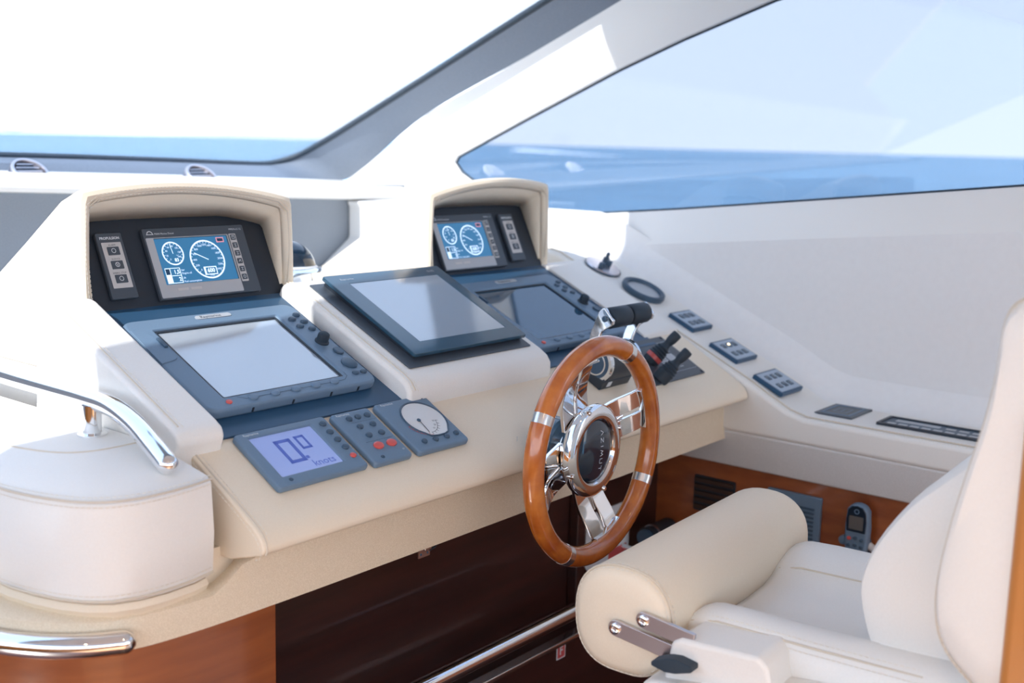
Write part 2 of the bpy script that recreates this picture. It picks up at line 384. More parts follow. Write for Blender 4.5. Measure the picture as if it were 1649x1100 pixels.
# ---- lower shelf with rounded nose
sp = [(1.42,1.094),(1.395,1.0822),(1.375,1.0712),(1.236,.9942),(1.214,.981),(1.200,.971),(1.192,.960),(1.1895,.950),(1.1925,.9435),(1.200,.9405),(1.262,.921),(1.42,.92)]
shelf = cpart('shelf', xprism(sp, .962, 2.346), 'leather', bevel=.006)
en = [(.9625, y, z) for y, z in sp[1:11]]
csub('seam', G().tube([(.968, y, z) for _, y, z in en[:8]], .0017, 6), 'seam', shelf)
csub('stitching', G().stitch([(.9745, y, z+.0006) for _, y, z in en[:6]]).stitch([(.9618, y+.006, z-.006) for _, y, z in en[:9]]), 'thread', shelf)
# ---- lower band, following the curved port end
path = smooth_line([(.655,2.49,0),(.655,1.90,0),(.66,1.60,0),(.672,1.49,0),(.695,1.392,0),(.738,1.317,0),(.796,1.270,0),(.881,1.253,0),(1.034,1.247,0),(1.3,1.247,0),(1.7,1.25,0),(2.37,1.25,0)], 6)
btop = lambda x: .886+.038*min(1, max(0, (x-.93)/.05))
lb = G().loft([[(x,y,.84) for x,y,_ in path], [(x+.001,y+.002,btop(x)-.004) for x,y,_ in path], [(x+.005,y+.010,btop(x)) for x,y,_ in path], [(x+.05,y+.07,btop(x)) for x,y,_ in path]], False, False)
lb.loft([[(x,y,.84) for x,y,_ in path], [(x+.03,y+.05,.838) for x,y,_ in path]], False, False)
cpart('lower_band', lb, 'weave', fixn=False)
# ---- port bolster: rounded drum with a flat top
def pl(pts, z): return [(x, y, z) for x, y in pts]
b0 = [(.712,2.49),(.714,1.65),(.716,1.52),(.720,1.42),(.728,1.37),(.741,1.328),(.757,1.295),(.780,1.270),(.812,1.256),(.850,1.2515),(.895,1.254),(.932,1.2616),(.932,1.40),(.932,2.49)]
b1 = [(.775,2.49),(.776,1.68),(.781,1.58),(.790,1.515),(.797,1.487),(.806,1.462),(.817,1.443),(.831,1.429),(.851,1.420),(.877,1.416),(.906,1.416),(.931,1.417),(.931,1.50),(.931,2.49)]
def mixr(a, b, t, z): return [(p[0]*(1-t)+q[0]*t, p[1]*(1-t)+q[1]*t, z) for p, q in zip(a, b)]
def insx(a, d): return [((x+d if x < .90 else x-d*.4), y+(d if y < 1.6 else 0)) for x, y in a]
bol = G().loft([pl(insx(b0,.03),.901), pl(insx(b0,.006),.906), pl(b0,.914), pl(insx(b0,-.003),.97), pl(b0,1.040), mixr(b0,b1,.06,1.047), mixr(b0,b1,.5,1.060), mixr(b0,b1,.94,1.070), mixr(b0,b1,1,1.071)])
bol = cpart('port_bolster', bol, 'white_leather')
for zz, ins in ((1.0445, -.0008), (.913, -.0005)):
    q = smooth_line(pl(insx(b0, ins), zz)[:12], 3)
    csub('seam', G().tube(q, .0016, 6), 'seam', bol)
    csub('stitching', G().stitch([(x-.001, y-.001, zz-.007) for x, y, _ in q]).stitch([(x+.004, y+.005, zz+.004) for x, y, _ in q]) if zz > 1 else G().stitch([(x-.0012, y-.0012, zz+.007) for x, y, _ in q]), 'thread', bol)
q = smooth_line(mixr(b0, b1, .955, 1.0703)[:12], 3)
csub('seam', G().tube(q, .0014, 6), 'seam', bol)
# foot of the bolster: thin leather skirt between drum and lower band
sk = G().loft([pl(insx(b0,.03),.904), pl(insx(b0,.010),.902), pl(insx(b0,.006),.894), pl(insx(b0,.012),.882)], True, False)
cpart('bolster_skirt', sk, 'leather')
cpart('gap_panel', G().box(.925, .99, 1.285, 1.31, .85, .935), 'leather')
# ---- slope frame of the instrument faces
SLP = 24.86
SF = lambda x, v, n=0: slope(SLP, x, 1.41375, 1.11208) @ Matrix.Translation((0, v, n))
a_ = rad(SLP)
def yz(v, n): return (1.41375+v*math.cos(a_)-n*math.sin(a_), 1.11208+v*math.sin(a_)+n*math.cos(a_))
def cheek(name, x0, x1, v0=-.088, d=0):
    pf = [yz(v0,-.03), yz(v0+.002,.0-d), yz(v0+.012,.010-d), yz(v0+.03,.012-d), yz(.275,.012-d), yz(.292,.008-d), yz(.302,-.006-d), yz(.306,-.03), (1.72,1.03), (1.345,1.03)]
    return cpart(name, xprism(pf, x0, x1), 'white_leather', bevel=.010, seg=4), pf
chL, pf = cheek('side_cheek', .934, 1.014)
line = [yz(-.06,.0125), yz(.275,.0125), yz(.294,.007)]
csub('seam', G().tube([(.946, y, z-.0008) for y, z in line], .0016, 6), 'seam', chL)
csub('stitching', G().stitch([(.953, y, z) for y, z in line]).stitch([(.9375, y, z-.004) for y, z in line]), 'thread', chL)
chR, pf = cheek('side_cheek', 2.205, 2.348, -.050, .024)
for x0, x1 in ((1.0, 1.425), (1.795, 2.215)):
    cpart('instrument_board', G().box(x0, x1, -.07, .30, -.03, -.018, slope(SLP, 0, 1.41375, 1.11208)), 'slate_panel')
# ---- centre pod
pp = [yz(-.092,-.035), yz(-.088,-.012), yz(-.080,.004), yz(-.066,.0125), yz(-.045,.015), yz(.262,.015), yz(.278,.010), yz(.286,-.004), yz(.288,-.09), (1.45,1.06)]
pod = cpart('centre_pod', xprism(pp, 1.398, 1.800), 'white_leather', bevel=.009, seg=4)
line = [yz(-.080,.0045), yz(-.066,.013), yz(-.045,.0155), yz(.262,.0155), yz(.280,.009)]
csub('seam', G().tube([(1.412, y, z-.0008) for y, z in line], .0015, 6), 'seam', pod)
csub('stitching', G().stitch([(1.418, y, z) for y, z in line]).stitch([(1.4045, y, z-.001) for y, z in line]), 'thread', pod)
# ---- deck behind the hoods
cpart('rear_deck', G().box(.985, 2.40, 1.70, 2.50, .90, 1.110), 'white_leather')
# ---- hoods
BS = 64.7; ab = rad(BS)
BF = lambda x, v, n=0: slope(BS, x, 1.68, 1.213) @ Matrix.Translation((0, v, n))
def byz(v, n=0): return (1.68+v*math.cos(ab)-n*math.sin(ab), 1.213+v*math.sin(ab)+n*math.cos(ab))
def hood(x0, x1, high_left):
    W = x1-x0; N = 21
    def topz(t, drop):                               # arched roof, lower towards the console centre
        s = t if high_left else 1-t
        return 1.410-.0165*s+.0215*(1-((t-.5)/.5)**2)**1.0 - drop
    def ring(ins, dropz, y, zbot):
        L = x0+ins; R = x1-ins; pts = []
        for k in range(7): pts.append((L-.004*math.sin(math.pi*k/6), y, zbot+(topz(0, dropz)-.012-zbot)*k/6))
        for k in range(N):
            t = k/(N-1); u = .012+t*(1-.024) if 0 else t
            x = L+(R-L)*u
            if k == 0: x += .004
            if k == N-1: x -= .004
            pts.append((x, y, topz(t, dropz)))
        for k in range(7): pts.append((R+.004*math.sin(math.pi*k/6), y, topz(1, dropz)-.012+(zbot-(topz(1, dropz)-.012))*k/6))
        return pts
    def back(r, y, zref, f): return [(x, y, max(1.112, zref+(z-1.235)*f) if z > 1.20 else 1.112) for x, _, z in r]
    r_out = ring(0, 0, 1.690, 1.112)
    sh = G().loft([back(r_out, 2.02, 1.19, .12), back(r_out, 1.86, 1.215, .56), back(r_out, 1.74, 1.233, .90), r_out, ring(.002, .003, 1.680, 1.112), ring(.007, .008, 1.6765, 1.112), ring(.0125, .013, 1.678, 1.112), ring(.0165, .018, 1.683, 1.113), ring(.0185, .0205, 1.690, 1.113)], False, False)
    # inner lining down to the black panel
    inn = ring(.0185, .0205, 1.690, 1.113); deep = []
    for (x, y, z) in inn:
        t = min(1, max(0, (z-1.233)/(1.392-1.233))); v = .02+t*.142
        if abs(x-(x0+.0185)) < .012 and z < 1.37: xx = x0+.022
        elif abs(x-(x1-.0185)) < .012 and z < 1.37: xx = x1-.022
        else: xx = x0+.022+(x-x0-.0185)/(W-.037)*(W-.044)
        yy, zz = byz(v-.005*(abs(2*(x-x0)/W-1)**3 if z > 1.37 else 0), 0)
        deep.append((xx, max(yy, 1.69), zz))
    sh.loft([inn, deep], False, False)
    h = cpart('instrument_hood', sh, 'leather', fixn=False)
    md = h.modifiers.new('t', 'SOLIDIFY'); md.thickness = .002; md.offset = 0
    seamp = ring(.0125, .013, 1.6775, 1.236)
    csub('seam', G().tube(seamp[:7]+seamp[8:27]+seamp[28:], .0013, 6), 'seam', h)
    st = ring(.0085, .009, 1.6758, 1.236); st2 = ring(.0155, .0165, 1.6798, 1.238)
    csub('stitching', G().stitch(st[:7]+st[8:27]+st[28:]).stitch(st2[:7]+st2[8:27]+st2[28:]), 'thread', h)
    pts = [(x0+.014, -.012), (x1-.014, -.012)]
    for k in range(15):
        t = 1-k/14; pts.append((x0+.014+t*(W-.028), .176-.014*(abs(2*t-1))**2.4-.0))
    b = G().prism(pts, -.010, 0, slope(BS, 0, 1.68, 1.213))
    csub('black_panel', b, 'black_panel', h, bevel=.0015)
    return h
hood(1.003, 1.432, True)
hood(1.806, 2.222, False)
# ---- mahogany base with knee recess
wpath = [(x+.012, y+.03) for x, y, _ in path if x < 1.02]+[(1.056, 1.281)]
wb = G().loft([[(x, y, FLOOR) for x, y in wpath], [(x, y, .845) for x, y in wpath]], False, False)
cpart('curved_side_panel', wb, 'mahogany', fixn=False)
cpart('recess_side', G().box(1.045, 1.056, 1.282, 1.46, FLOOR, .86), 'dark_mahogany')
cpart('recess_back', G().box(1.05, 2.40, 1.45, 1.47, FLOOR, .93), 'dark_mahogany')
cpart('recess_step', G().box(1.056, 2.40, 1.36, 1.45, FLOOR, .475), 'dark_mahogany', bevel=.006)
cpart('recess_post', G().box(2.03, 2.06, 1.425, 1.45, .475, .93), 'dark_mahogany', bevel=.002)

# ================================================================== INSTRUMENTS ON THE CONSOLE
def button(g_mat, x, y, z, rx, ry, h, parent, name='button'):
    g = G().lathe([(1, 0), (1, .55), (.9, .8), (.62, .95), (.2, 1)], 16, Matrix.Translation((x, y, z)) @ Matrix.Diagonal((rx, ry, h, 1)))
    return part(name, g, g_mat, parent)
# ---- chartplotters
def chartplotter(x, screen, label):
    w, h = .349, .256
    t = thing('chartplotter', label, 'chartplotter', SF(x, -.03, 0), 'grey chartplotters below the hoods')
    out = rr(0, 0, w, h, .020, 6); ins = rr(.012, .0, w-.012, h, .02, 6)
    inn = rr(.0456, .030, .2916, .223, .003, 6)
    body = G().frame(out, inn, -.018, 0)
    part('housing', body, 'slate_plastic', t, bevel=.006, seg=4)
    part('back_case', G().prism(rr(.01, .01, w-.01, h-.01, .015), -.022, -.0065), 'slate_dark', t)
    part('screen', G().add([(.0456,.030,-.0058),(.2916,.030,-.0058),(.2916,.223,-.0058),(.0456,.223,-.0058)], [(0,1,2,3)]), screen, t, smooth=False)
    part('screen_gasket', G().frame(rr(.0446,.029,.2926,.224,.002), rr(.0486,.033,.2886,.220,.002), -.0057, -.0035), 'black_plastic', t)
    for bx, by in ((.338,.2152),(.320,.2037),(.3384,.1921),(.320,.1804),(.338,.1686)):
        button('slate_dark', bx-.006, by, 0, .0078, .0056, .0045, t)
    kn = G().lathe([(.0128,0),(.0128,.002),(.0105,.004),(.0105,.012),(.0095,.0165),(.006,.019),(.001,.0195)], 20, Matrix.Translation((.322,.128,0)))
    part('knob', kn, 'rubber', t)
    part('rocker', G().prism(rr(.3235,.084,.3415,.105,.0088), 0, .004), 'slate_dark', t, bevel=.0018)
    button('slate_dark', .326, .057, 0, .0148, .0148, .0045, t, 'cursor_pad')
    button('slate_dark', .3165, .0288, 0, .0068, .0052, .004, t); button('slate_dark', .3345, .0284, 0, .0068, .0052, .004, t)
    sl = []
    for bx in (.0913,.134,.1759,.2178,.258):
        button('slate_plastic', bx, .0160, .0, .0088, .0062, .0035, t, 'soft_key')
    part('key_groove', G().strokes([[(.066,.0245),(.078,.0165),(.264,.0165),(.283,.0175),(.2945,.026),(.2965,.037)]], .0012, .0004), 'slate_dark', t)
    button('red_button', .0449, .0156, 0, .0052, .0046, .003, t, 'power_lamp')
    fl = [(.001,.132),(.024,.136),(.034,.140),(.0375,.147),(.0372,.160),(.034,.176),(.0285,.2225),(.024,.228),(.003,.228)]
    door = part('card_door', G().prism(fl, -.002, .0018), 'slate_plastic', t, bevel=.0012)
    part('door_latch', G().box(.030, .0365, .170, .196, .001, .0055), 'slate_dark', door, bevel=.001)
    lg = part('name_plate', G().prism(rr(.136,.2375,.208,.2475,.005), 0, .0012), 'label_silver', t)
    part('lettering', G().text('Raymarine', .0098, .166, .2422, .0014, thick=.0001), 'print_dark', lg)
    for k in (.08, .16, .24, .30): part('clip_notch', G().box(k, k+.0035, -.0008, .003, -.014, -.006), 'black_plastic', t)
    return t
chartplotter(1.025, 'lcd_sheen', 'grey chartplotter with screen painted pale for the sky reflection below the hood nearest the grab rail')
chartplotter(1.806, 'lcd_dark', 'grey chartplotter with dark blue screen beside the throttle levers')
# ---- touchscreen monitor on the centre pod
t = thing('touchscreen_monitor', 'large flat black framed touchscreen on the centre pod between the chartplotters', 'monitor', SF(1.46, -.017, .0155))
part('mounting_plate', G().prism(rr(-.026,-.019,.315,.268,.003), 0, .0022), 'charcoal_plate', t, bevel=.0006)
part('case', G().prism(rr(.004,.006,.311,.262,.003), .0022, .008), 'black_plastic', t)
tilt = Matrix.Translation((0,0,.008)) @ Matrix.Rotation(rad(.6), 4, 'X')
part('bezel', G().frame(rr(0,0,.315,.268,.004), rr(.043,.034,.285,.236,.0015), .0, .0075, tilt), 'monitor_black', t, bevel=.0012)
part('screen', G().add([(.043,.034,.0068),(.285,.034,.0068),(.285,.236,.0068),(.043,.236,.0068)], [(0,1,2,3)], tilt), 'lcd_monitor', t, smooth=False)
part('lettering', G().text('Raymarine', .008, .030, .250, .0079, 'LEFT', tilt).text('G170', .009, .288, .250, .0079, 'RIGHT', tilt), 'label_silver', t)
button('print_white', .300, .135, .0155, .0015, .0015, .0006, t, 'status_lamp')
# ---- engine displays
def engine_display(x, label):
    t = thing('engine_display', label, 'engine display', BF(x, .010, .0), 'engine displays under the hoods')
    w, h = .212, .129
    part('housing', G().frame(rr(0,0,w,h,.003), rr(.0186,.0268,.1702,.1098,.001), 0, .0085), 'charcoal_plate', t, bevel=.0015)
    part('scuffed_film', G().frame(rr(.003,.003,.1735,.1118,.002), rr(.0178,.026,.171,.1106,.001), .0085, .0088), 'dusty_glass', t)
    sc = part('screen', G().add([(.0186,.0268,.0072),(.1702,.0268,.0072),(.1702,.1098,.0072),(.0186,.1098,.0072)], [(0,1,2,3)]), 'lcd_blue', t, smooth=False)
    z = .0075; zz = .0076
    cx, cy, r = .0492, .0822, .0217
    part('small_dial', G().ringflat(cx, cy, r-.0026, r, z), 'glyph_white', sc)
    g = G()
    for k in range(15):
        a = rad(230-20*k); g.strokes([[(cx+(r-.005)*math.cos(a), cy+(r-.005)*math.sin(a)), (cx+(r-.0026)*math.cos(a), cy+(r-.0026)*math.sin(a))]], .0007, zz)
    for k in range(8):
        a = rad(235-38*k); g.text(str(20*k), .0046, cx+(r-.0085)*math.cos(a), cy+(r-.0085)*math.sin(a), zz)
    g.text('83', .0085, cx+.004, cy-.0125, zz, thick=.0003).text('°C', .0050, cx+.008, cy-.005, zz)
    g.strokes([[(cx, cy), (cx-.002, cy+.0175)]], .0012, zz)
    part('small_dial_scale', g, 'glyph_white', sc)
    cx, cy, r = .1165, .0675, .0362
    part('large_dial', G().ringflat(cx, cy, r-.0030, r, z), 'glyph_white', sc)
    g = G()
    for k in range(25):
        a = rad(225-11.25*k); g.strokes([[(cx+(r-.0055)*math.cos(a), cy+(r-.0055)*math.sin(a)), (cx+(r-.0030)*math.cos(a), cy+(r-.0030)*math.sin(a))]], .0007, zz)
    for k in range(13):
        a = rad(225-22.5*k); g.text(str(200*k), .0052, cx+(r-.0100)*math.cos(a), cy+(r-.0090)*math.sin(a), zz)
    g.text('1/min', .0048, cx, cy-.0300, zz)
    g.strokes([[(cx+.0012, cy-.0006), (cx-.0240, cy+.0128)]], .0016, zz)
    part('large_dial_scale', g, 'glyph_white', sc)
    part('speed_box', G().frame(rr(.1026,.0385,.1297,.0539,.0004), rr(.1066,.0403,.1280,.0521,.0003), z, z+.0001), 'glyph_white', sc)
    part('speed_digits', G().text('600', .0105, .1172, .0462, zz, thick=.0004), 'glyph_white', sc)
    part('value_block', G().frame(rr(.0232,.0280,.0540,.0560,.0004), rr(.0340,.0292,.0525,.0548,.0003), z, z+.0001), 'glyph_white', sc)
    part('value_bar', G().box(.034,.0525,.0412,.0424,z,z+.0001), 'glyph_white', sc)
    part('value_digits', G().text('1,5', .0098, .0520, .0482, zz, 'RIGHT', thick=.0003).text('2', .0098, .0518, .0348, zz, 'RIGHT', thick=.0003), 'glyph_white', sc)
    part('value_text', G().text('bar', .0050, .0560, .0510, zz, 'LEFT').text('Engine oil', .0050, .0560, .0450, zz, 'LEFT').text('l/h', .0050, .0560, .0365, zz, 'LEFT').text('Fuel consumption', .0050, .0560, .0300, zz, 'LEFT'), 'glyph_white', sc)
    part('oil_icon', G().box(.0242,.0325,.0440,.0545,z+.0001,z+.0002), 'slate_panel', sc)
    bd = part('alarm_badge', G().prism(rr(.1460,.0975,.1625,.1072,.0006), z, z+.0001), 'badge_pink', sc)
    part('badge_mark', G().box(.1480,.1605,.0995,.1053,z+.0002,z+.0003), 'slate_panel', bd)
    part('key_strip', G().prism(rr(.1755,.0205,.1900,.1120,.0012), .0085, .0094), 'label_grey', t)
    for k in range(6):
        y = .1050-.0152*k
        kk = part('key', G().prism(rr(.1775,y-.0052,.1880,y+.0050,.0012), .0094, .0102), 'charcoal_plate', t)
        g = G(); zk = .0104
        if k == 0: g.strokes([[(.1800,y-.0028),(.1800,y+.0014),(.1855,y+.0014),(.1855,y-.0028),(.1800,y-.0028)],[(.1800,y+.003),(.1855,y+.003)]], .0007, zk)
        elif k == 5: g.ringflat(.1828, y, .0020, .0028, zk, 20)
        elif k == 3: g.strokes([[(.1802,y-.002),(.1826,y+.002),(.1850,y-.002)],[(.181,y),(.185,y+.002)]], .0007, zk)
        else: g.strokes([[(.1802,y+.002),(.1852,y+.002)],[(.1827,y+.002),(.1827,y-.0025)],[(.1804,y-.0025),(.1850,y-.0025)]], .0007, zk)
        part('key_symbol', g, 'print_white', kk)
    for bx in (.037, .064): part('label_tab', G().prism(rr(bx,.0140,bx+.022,.0185,.001), .0088, .0092), 'label_grey', t)
    g = G().ringflat(.0135, .1182, .0048, .0062, .0088, 20, 0, 180).strokes([[(.0068,.1180),(.0202,.1180)]], .0011, .0088)
    part('maker_emblem', g, 'print_white', t)
    part('lettering', G().text('MAN Marine Diesel', .0048, .0225, .1186, .0088, 'LEFT').text('MMDS-LC 12', .0048, .206, .1205, .0088, 'RIGHT'), 'print_white', t)
    return t
engine_display(1.1455, 'engine display with twin blue dials under the hood nearest the grab rail')
engine_display(1.8600, 'engine display with twin blue dials under the farther starboard hood')
def alarm_strip(x, label):
    t = thing('alarm_panel', label, 'control panel', BF(x, .0195, 0), 'slim alarm panels under the hoods')
    part('housing', G().prism(rr(0,0,.0490,.116,.003), 0, .0085), 'charcoal_plate', t, bevel=.002)
    lab = part('label_field', G().prism(rr(.0068,.0185,.0428,.0985,.0012), .0085, .0089), 'label_grey', t)
    zl = .0091
    for k in range(3):
        y = .0835-.0245*k
        b = part('key', G().prism(rr(.0145,y-.0075,.0360,y+.0068,.001), .0089, .0100), 'charcoal_plate', t)
        g = G().ringflat(.0252, y, .0032, .0042, .0102, 20)
        if k == 1: g.strokes([[(.0237,y+.0022),(.0252,y-.0022),(.0267,y+.0022)]], .0007, .0102)
        part('key_symbol', g, 'print_white', b)
        part('key_caption', G().text(('ALARM', 'SILENCE', 'EMERG. STOP')[k], .0042, .0252, y+.0100, zl), 'print_dark', lab)
    part('lettering', G().text('PROPULSION', .0062, .0245, .1058, .0087, thick=.0002), 'print_white', t)
    return t
alarm_strip(1.0565, 'slim grey alarm panel with three keys left of the engine display')
alarm_strip(2.0960, 'slim grey alarm panel with three keys right of the farther engine display')
# ---- three instruments on the shelf
def HF(x, v, n=0): return slope(29, x, 1.3853, 1.0769) @ Matrix.Translation((0, v, n))
IN = .0
def wedge(w, h, r=.006): return G().prism(rr(0, 0, w, h, r, 5), 0, .012)
t = thing('speed_display', 'grey speed instrument with lavender screen reading 0.0 knots', 'instrument', HF(1.0353, -.1565))
w, h = .1758, .121
part('housing', G().frame(rr(0,0,w,h,.006,5), rr(.0205,.0215,.1400,.1085,.002,5), 0, .012), 'slate_plastic', t, bevel=.004)
sc = part('screen', G().add([(.0195,.0205,.0085),(.141,.0205,.0085),(.141,.1095,.0085),(.0195,.1095,.0085)], [(0,1,2,3)]), 'lcd_lavender', t, smooth=False)
m0 = Matrix.Translation((0,0,.0088))
def seven(cx, cy, a, b, wd): return [[(cx-a,cy+b),(cx+a,cy+b),(cx+a,cy-b),(cx-a,cy-b),(cx-a,cy+b)]]
part('digits', G().strokes(seven(.0705,.068,.0125,.0225,0), .0065, .0, m0).strokes(seven(.1040,.0800,.0075,.0125,0), .0045, 0, m0).add([(.087,.0455,0),(.093,.0455,0),(.093,.0515,0),(.087,.0515,0)], [(0,1,2,3)], m0), 'lcd_violet', sc)
part('unit_text', G().text('knots', .019, .132, .033, 0, 'RIGHT', m0), 'lcd_violet', sc)
for k, (bx, by) in enumerate(((.161,.1034),(.1604,.0836),(.1612,.0648),(.1623,.0461))): button('slate_dark', bx, by, .012, .0062, .0054, .0035, t)
button('red_button', .162, .026, .012, .0055, .0050, .003, t, 'power_button'); button('slate_dark', .0285, .0114, .012, .0036, .0034, .0012, t, 'screw')
part('lettering', G().text('Raymarine', .0066, .014, .1142, .0122, 'LEFT'), 'print_white', t)
t = thing('autopilot_keypad', 'narrow grey autopilot keypad with two red buttons', 'keypad', HF(1.2226, -.1595))
w, h = .0835, .1228
part('housing', G().prism(rr(0,0,w,h,.007,5), 0, .012), 'slate_plastic', t, bevel=.004)
for bx, by in ((.0276,.104),(.0471,.1044),(.0673,.1042),(.0341,.083),(.0617,.0823),(.035,.0608),(.0622,.0603)): button('slate_dark', bx, by, .012, .0060, .0054, .004, t)
for bx, by in ((.0342,.0351),(.062,.0341)):
    b = button('red_button', bx, by, .012, .0098, .0078, .004, t, 'red_key')
button('slate_dark', .0236, .0114, .012, .0036, .0034, .0012, t, 'screw')
part('divider', G().strokes([[(.018,.0475),(.0775,.0475)]], .0008, .0122), 'slate_dark', t)
part('divider', G().strokes([[(.022,.094),(.079,.094)]], .0006, .0122), 'slate_dark', t)
part('lettering', G().text('Raymarine', .0066, .009, .1160, .0122, 'LEFT').text('ST', .0045, .074, .016, .0122), 'print_white', t)
t = thing('rudder_gauge', 'grey rudder gauge with white half round dial beside the keypad', 'gauge', HF(1.3200, -.1605))
w, h = .1215, .1255
dial = [(.0720+.0385*math.cos(rad(a))*(1.05 if 90 < a < 200 else 1), .0685+.0385*math.sin(rad(a))) for a in range(-20, 205, 9)]
hole = [(.0720+.0430*math.cos(rad(a)), .0690+.0420*math.sin(rad(a))) for a in range(-35, 216, 10)]+[(.052,.0280),(.066,.0255),(.082,.0255),(.094,.0290)]
outer = rr(0,0,w,h,.007,5)
g = G(); n1 = len(hole)
part('housing', G().prism(outer, 0, .012), 'slate_plastic', t, bevel=.004)
d = part('dial', G().prism(hole, .012, .0125), 'dial_face', t)
part('dial_rim', G().tube([(x, y, .0125) for x, y in hole], .0017, 8, True), 'slate_dark', t)
g = G(); gr = G()
for k in range(-6, 7):
    a = rad(-90+k*13); c = (.0585, .0655) if 0 else (.0600, .0655)
    (gr if k < 0 else g).strokes([[(c[0]+.030*math.cos(a), c[1]+.030*math.sin(a)), (c[0]+.0345*math.cos(a), c[1]+.0345*math.sin(a))]], .0009, .0127)
gr.ringflat(.060, .0655, .0350, .0357, .0127, 30, -170, -92); g.ringflat(.060, .0655, .0300, .0308, .0127, 30, -90, -10)
for k, s in enumerate(('10','20','30')):
    a = rad(-62+k*24); g.text(s, .0055, .060+.0255*math.cos(a), .0655+.0255*math.sin(a), .0127)
part('scale', g, 'print_dark', d); part('port_scale', gr, 'red_print', d)
nd = part('needle', G().strokes([[(.0575,.0680),(.0545,.0375)]], .0016, .0135), 'print_dark', d); button('slate_dark', .057, .0675, .0125, .0036, .0036, .0022, t, 'pivot')
for bx, by in ((.0275,.0203),(.0533,.0189),(.0799,.0184),(.1055,.0209)): button('slate_dark', bx, by, .012, .0052, .0050, .0038, t)
button('slate_dark', .1078, .1172, .012, .0036, .0034, .0012, t, 'screw')
part('lettering', G().text('Raymarine', .0066, .012, .1185, .0122, 'LEFT'), 'print_white', t)
# ---- thruster panel and joysticks
t = thing('thruster_panel', 'dark grey thruster panel with two rubber booted joysticks at the starboard end of the shelf', 'control panel', HF(2.05, -.1455))
part('plate', G().prism(rr(0,0,.212,.137,.002), 0, .0035), 'charcoal_plate', t, bevel=.0008)
part('border_line', G().strokes([[(.008,.022),(.205,.022)],[(.008,.118),(.205,.118)],[(.10,.085),(.180,.085)]], .0009, .0037), 'label_silver', t)
for k in range(2): part('legend_block', G().prism(rr(.108+.036*k,.050,.138+.036*k,.078,.002), .0035, .0040), 'label_silver', t)
for k in range(3): part('legend_line', G().box(.109,.137,.0555+.007*k,.0565+.007*k,.0040,.0042), 'charcoal_plate', t)
part('lettering', G().text('BOW   STERN', .0055, .150, .034, .0037), 'print_white', t)
for sx_, sy_ in ((.0, .0), (.205, .003), (.205, .131)): button('black_plastic', max(.006, sx_), max(.006, sy_), .0035, .0040, .0040, .0018, t, 'screw')
def joystick(x, v, red, lean):
    m = Matrix.Translation((x, v, .0035)) @ Matrix.Rotation(rad(lean), 4, 'Y') @ Matrix.Rotation(rad(4), 4, 'X')
    prof = [(.0175,-.004),(.0185,.004),(.0185,.016),(.0195,.020),(.0175,.023),(.0188,.027),(.0160,.030),(.0172,.034),(.0138,.037),(.0150,.041),(.0108,.045),(.0088,.050),(.0082,.056)]
    j = part('joystick_boot', G().lathe(prof, 24, m), 'rubber', t)
    part('joystick_knob', G().lathe([(.0082,.054),(.0100,.060),(.0112,.067),(.0112,.082),(.0100,.0855),(.004,.0865)], 20, m), 'rubber', j)
    if red:
        part('red_band', G().ringflat(0,0,.0187,.0191,0).lathe([(.0189,.008),(.0191,.010),(.0189,.0175)], 24, m, cap=False), 'red_button', j)
joystick(.039, .014, False, 32); joystick(.075, .070, True, 32)
# ---- engine throttle
t = thing('throttle_control', 'twin chrome engine throttle with black grips behind the steering wheel', 'throttle', HF(1.882, -.118))
part('base', G().box(0,.105,0,.085,0,.022), 'black_plastic', t, bevel=.003)
hc_y, hc_z = .036, .042
pf = [(.002,.018)]+[(hc_y-.036*math.cos(rad(a)), hc_z-.01+.040*math.sin(rad(a))) for a in range(0, 181, 12)]+[(.072,.018)]
part('housing', G().prism(pf, .012, .104, Matrix(((0,0,1,0),(1,0,0,0),(0,1,0,0),(0,0,0,1)))), 'black_plastic', t, bevel=.003)
mL = Matrix.Translation((.012, hc_y, hc_z)) @ Matrix.Rotation(rad(-90), 4, 'Y'); mR = Matrix.Translation((.104, hc_y, hc_z)) @ Matrix.Rotation(rad(90), 4, 'Y')
for mm in (mL, mR):
    part('side_disc', G().lathe([(.038,0),(.039,.006),(.036,.010),(.031,.0105)], 36, mm), 'chrome', t)
part('disc_face', G().lathe([(.0315,.010),(.030,.0115),(.024,.0115)], 36, mL), 'slate_dark', t)
part('disc_ring', G().lathe([(.0242,.0108),(.0242,.0125),(.0215,.0128),(.0215,.0108)], 36, mL), 'chrome', t)
part('lamp_arc', G().lathe([(.0325,.011),(.0305,.0125),(.026,.0125)], 36, mR), 'black_plastic', t)
for k, mt in enumerate(('lamp_amber', 'print_white', 'print_white', 'print_white')):
    a = rad(60+25*k); part('lamp', G().lathe([(.0024,.0118),(.0024,.0135),(.001,.0142)], 10, mR @ Matrix.Translation((.029*math.cos(a), .029*math.sin(a), 0))), mt, t)
def lever(xa, xb, wd):
    pts = [(.036,.042),(.054,.056),(.068,.074),(.0745,.098),(.072,.1236),(.068,.137)]
    pp = smooth_line([(xa+(xb-xa)*min(1, i/4), y, z) for i, (y, z) in enumerate(pts)], 4); rings = []
    for i, p in enumerate(pp):
        q = Vector(pp[min(i+1, len(pp)-1)])-Vector(pp[max(i-1, 0)]); nrm = Vector((0, -q.z, q.y)).normalized()
        f = i/(len(pp)-1); hw = .0115+.0085*max(0, min(1, (f-.6)/.2))*(1-.55*max(0, (f-.88)/.12))
        P = Vector(p); rings.append([tuple(P+nrm*hw+Vector((-wd,0,0))), tuple(P+nrm*hw+Vector((wd,0,0))), tuple(P-nrm*hw+Vector((wd,0,0))), tuple(P-nrm*hw+Vector((-wd,0,0)))])
    return part('lever', G().loft(rings), 'chrome', t, bevel=.002)
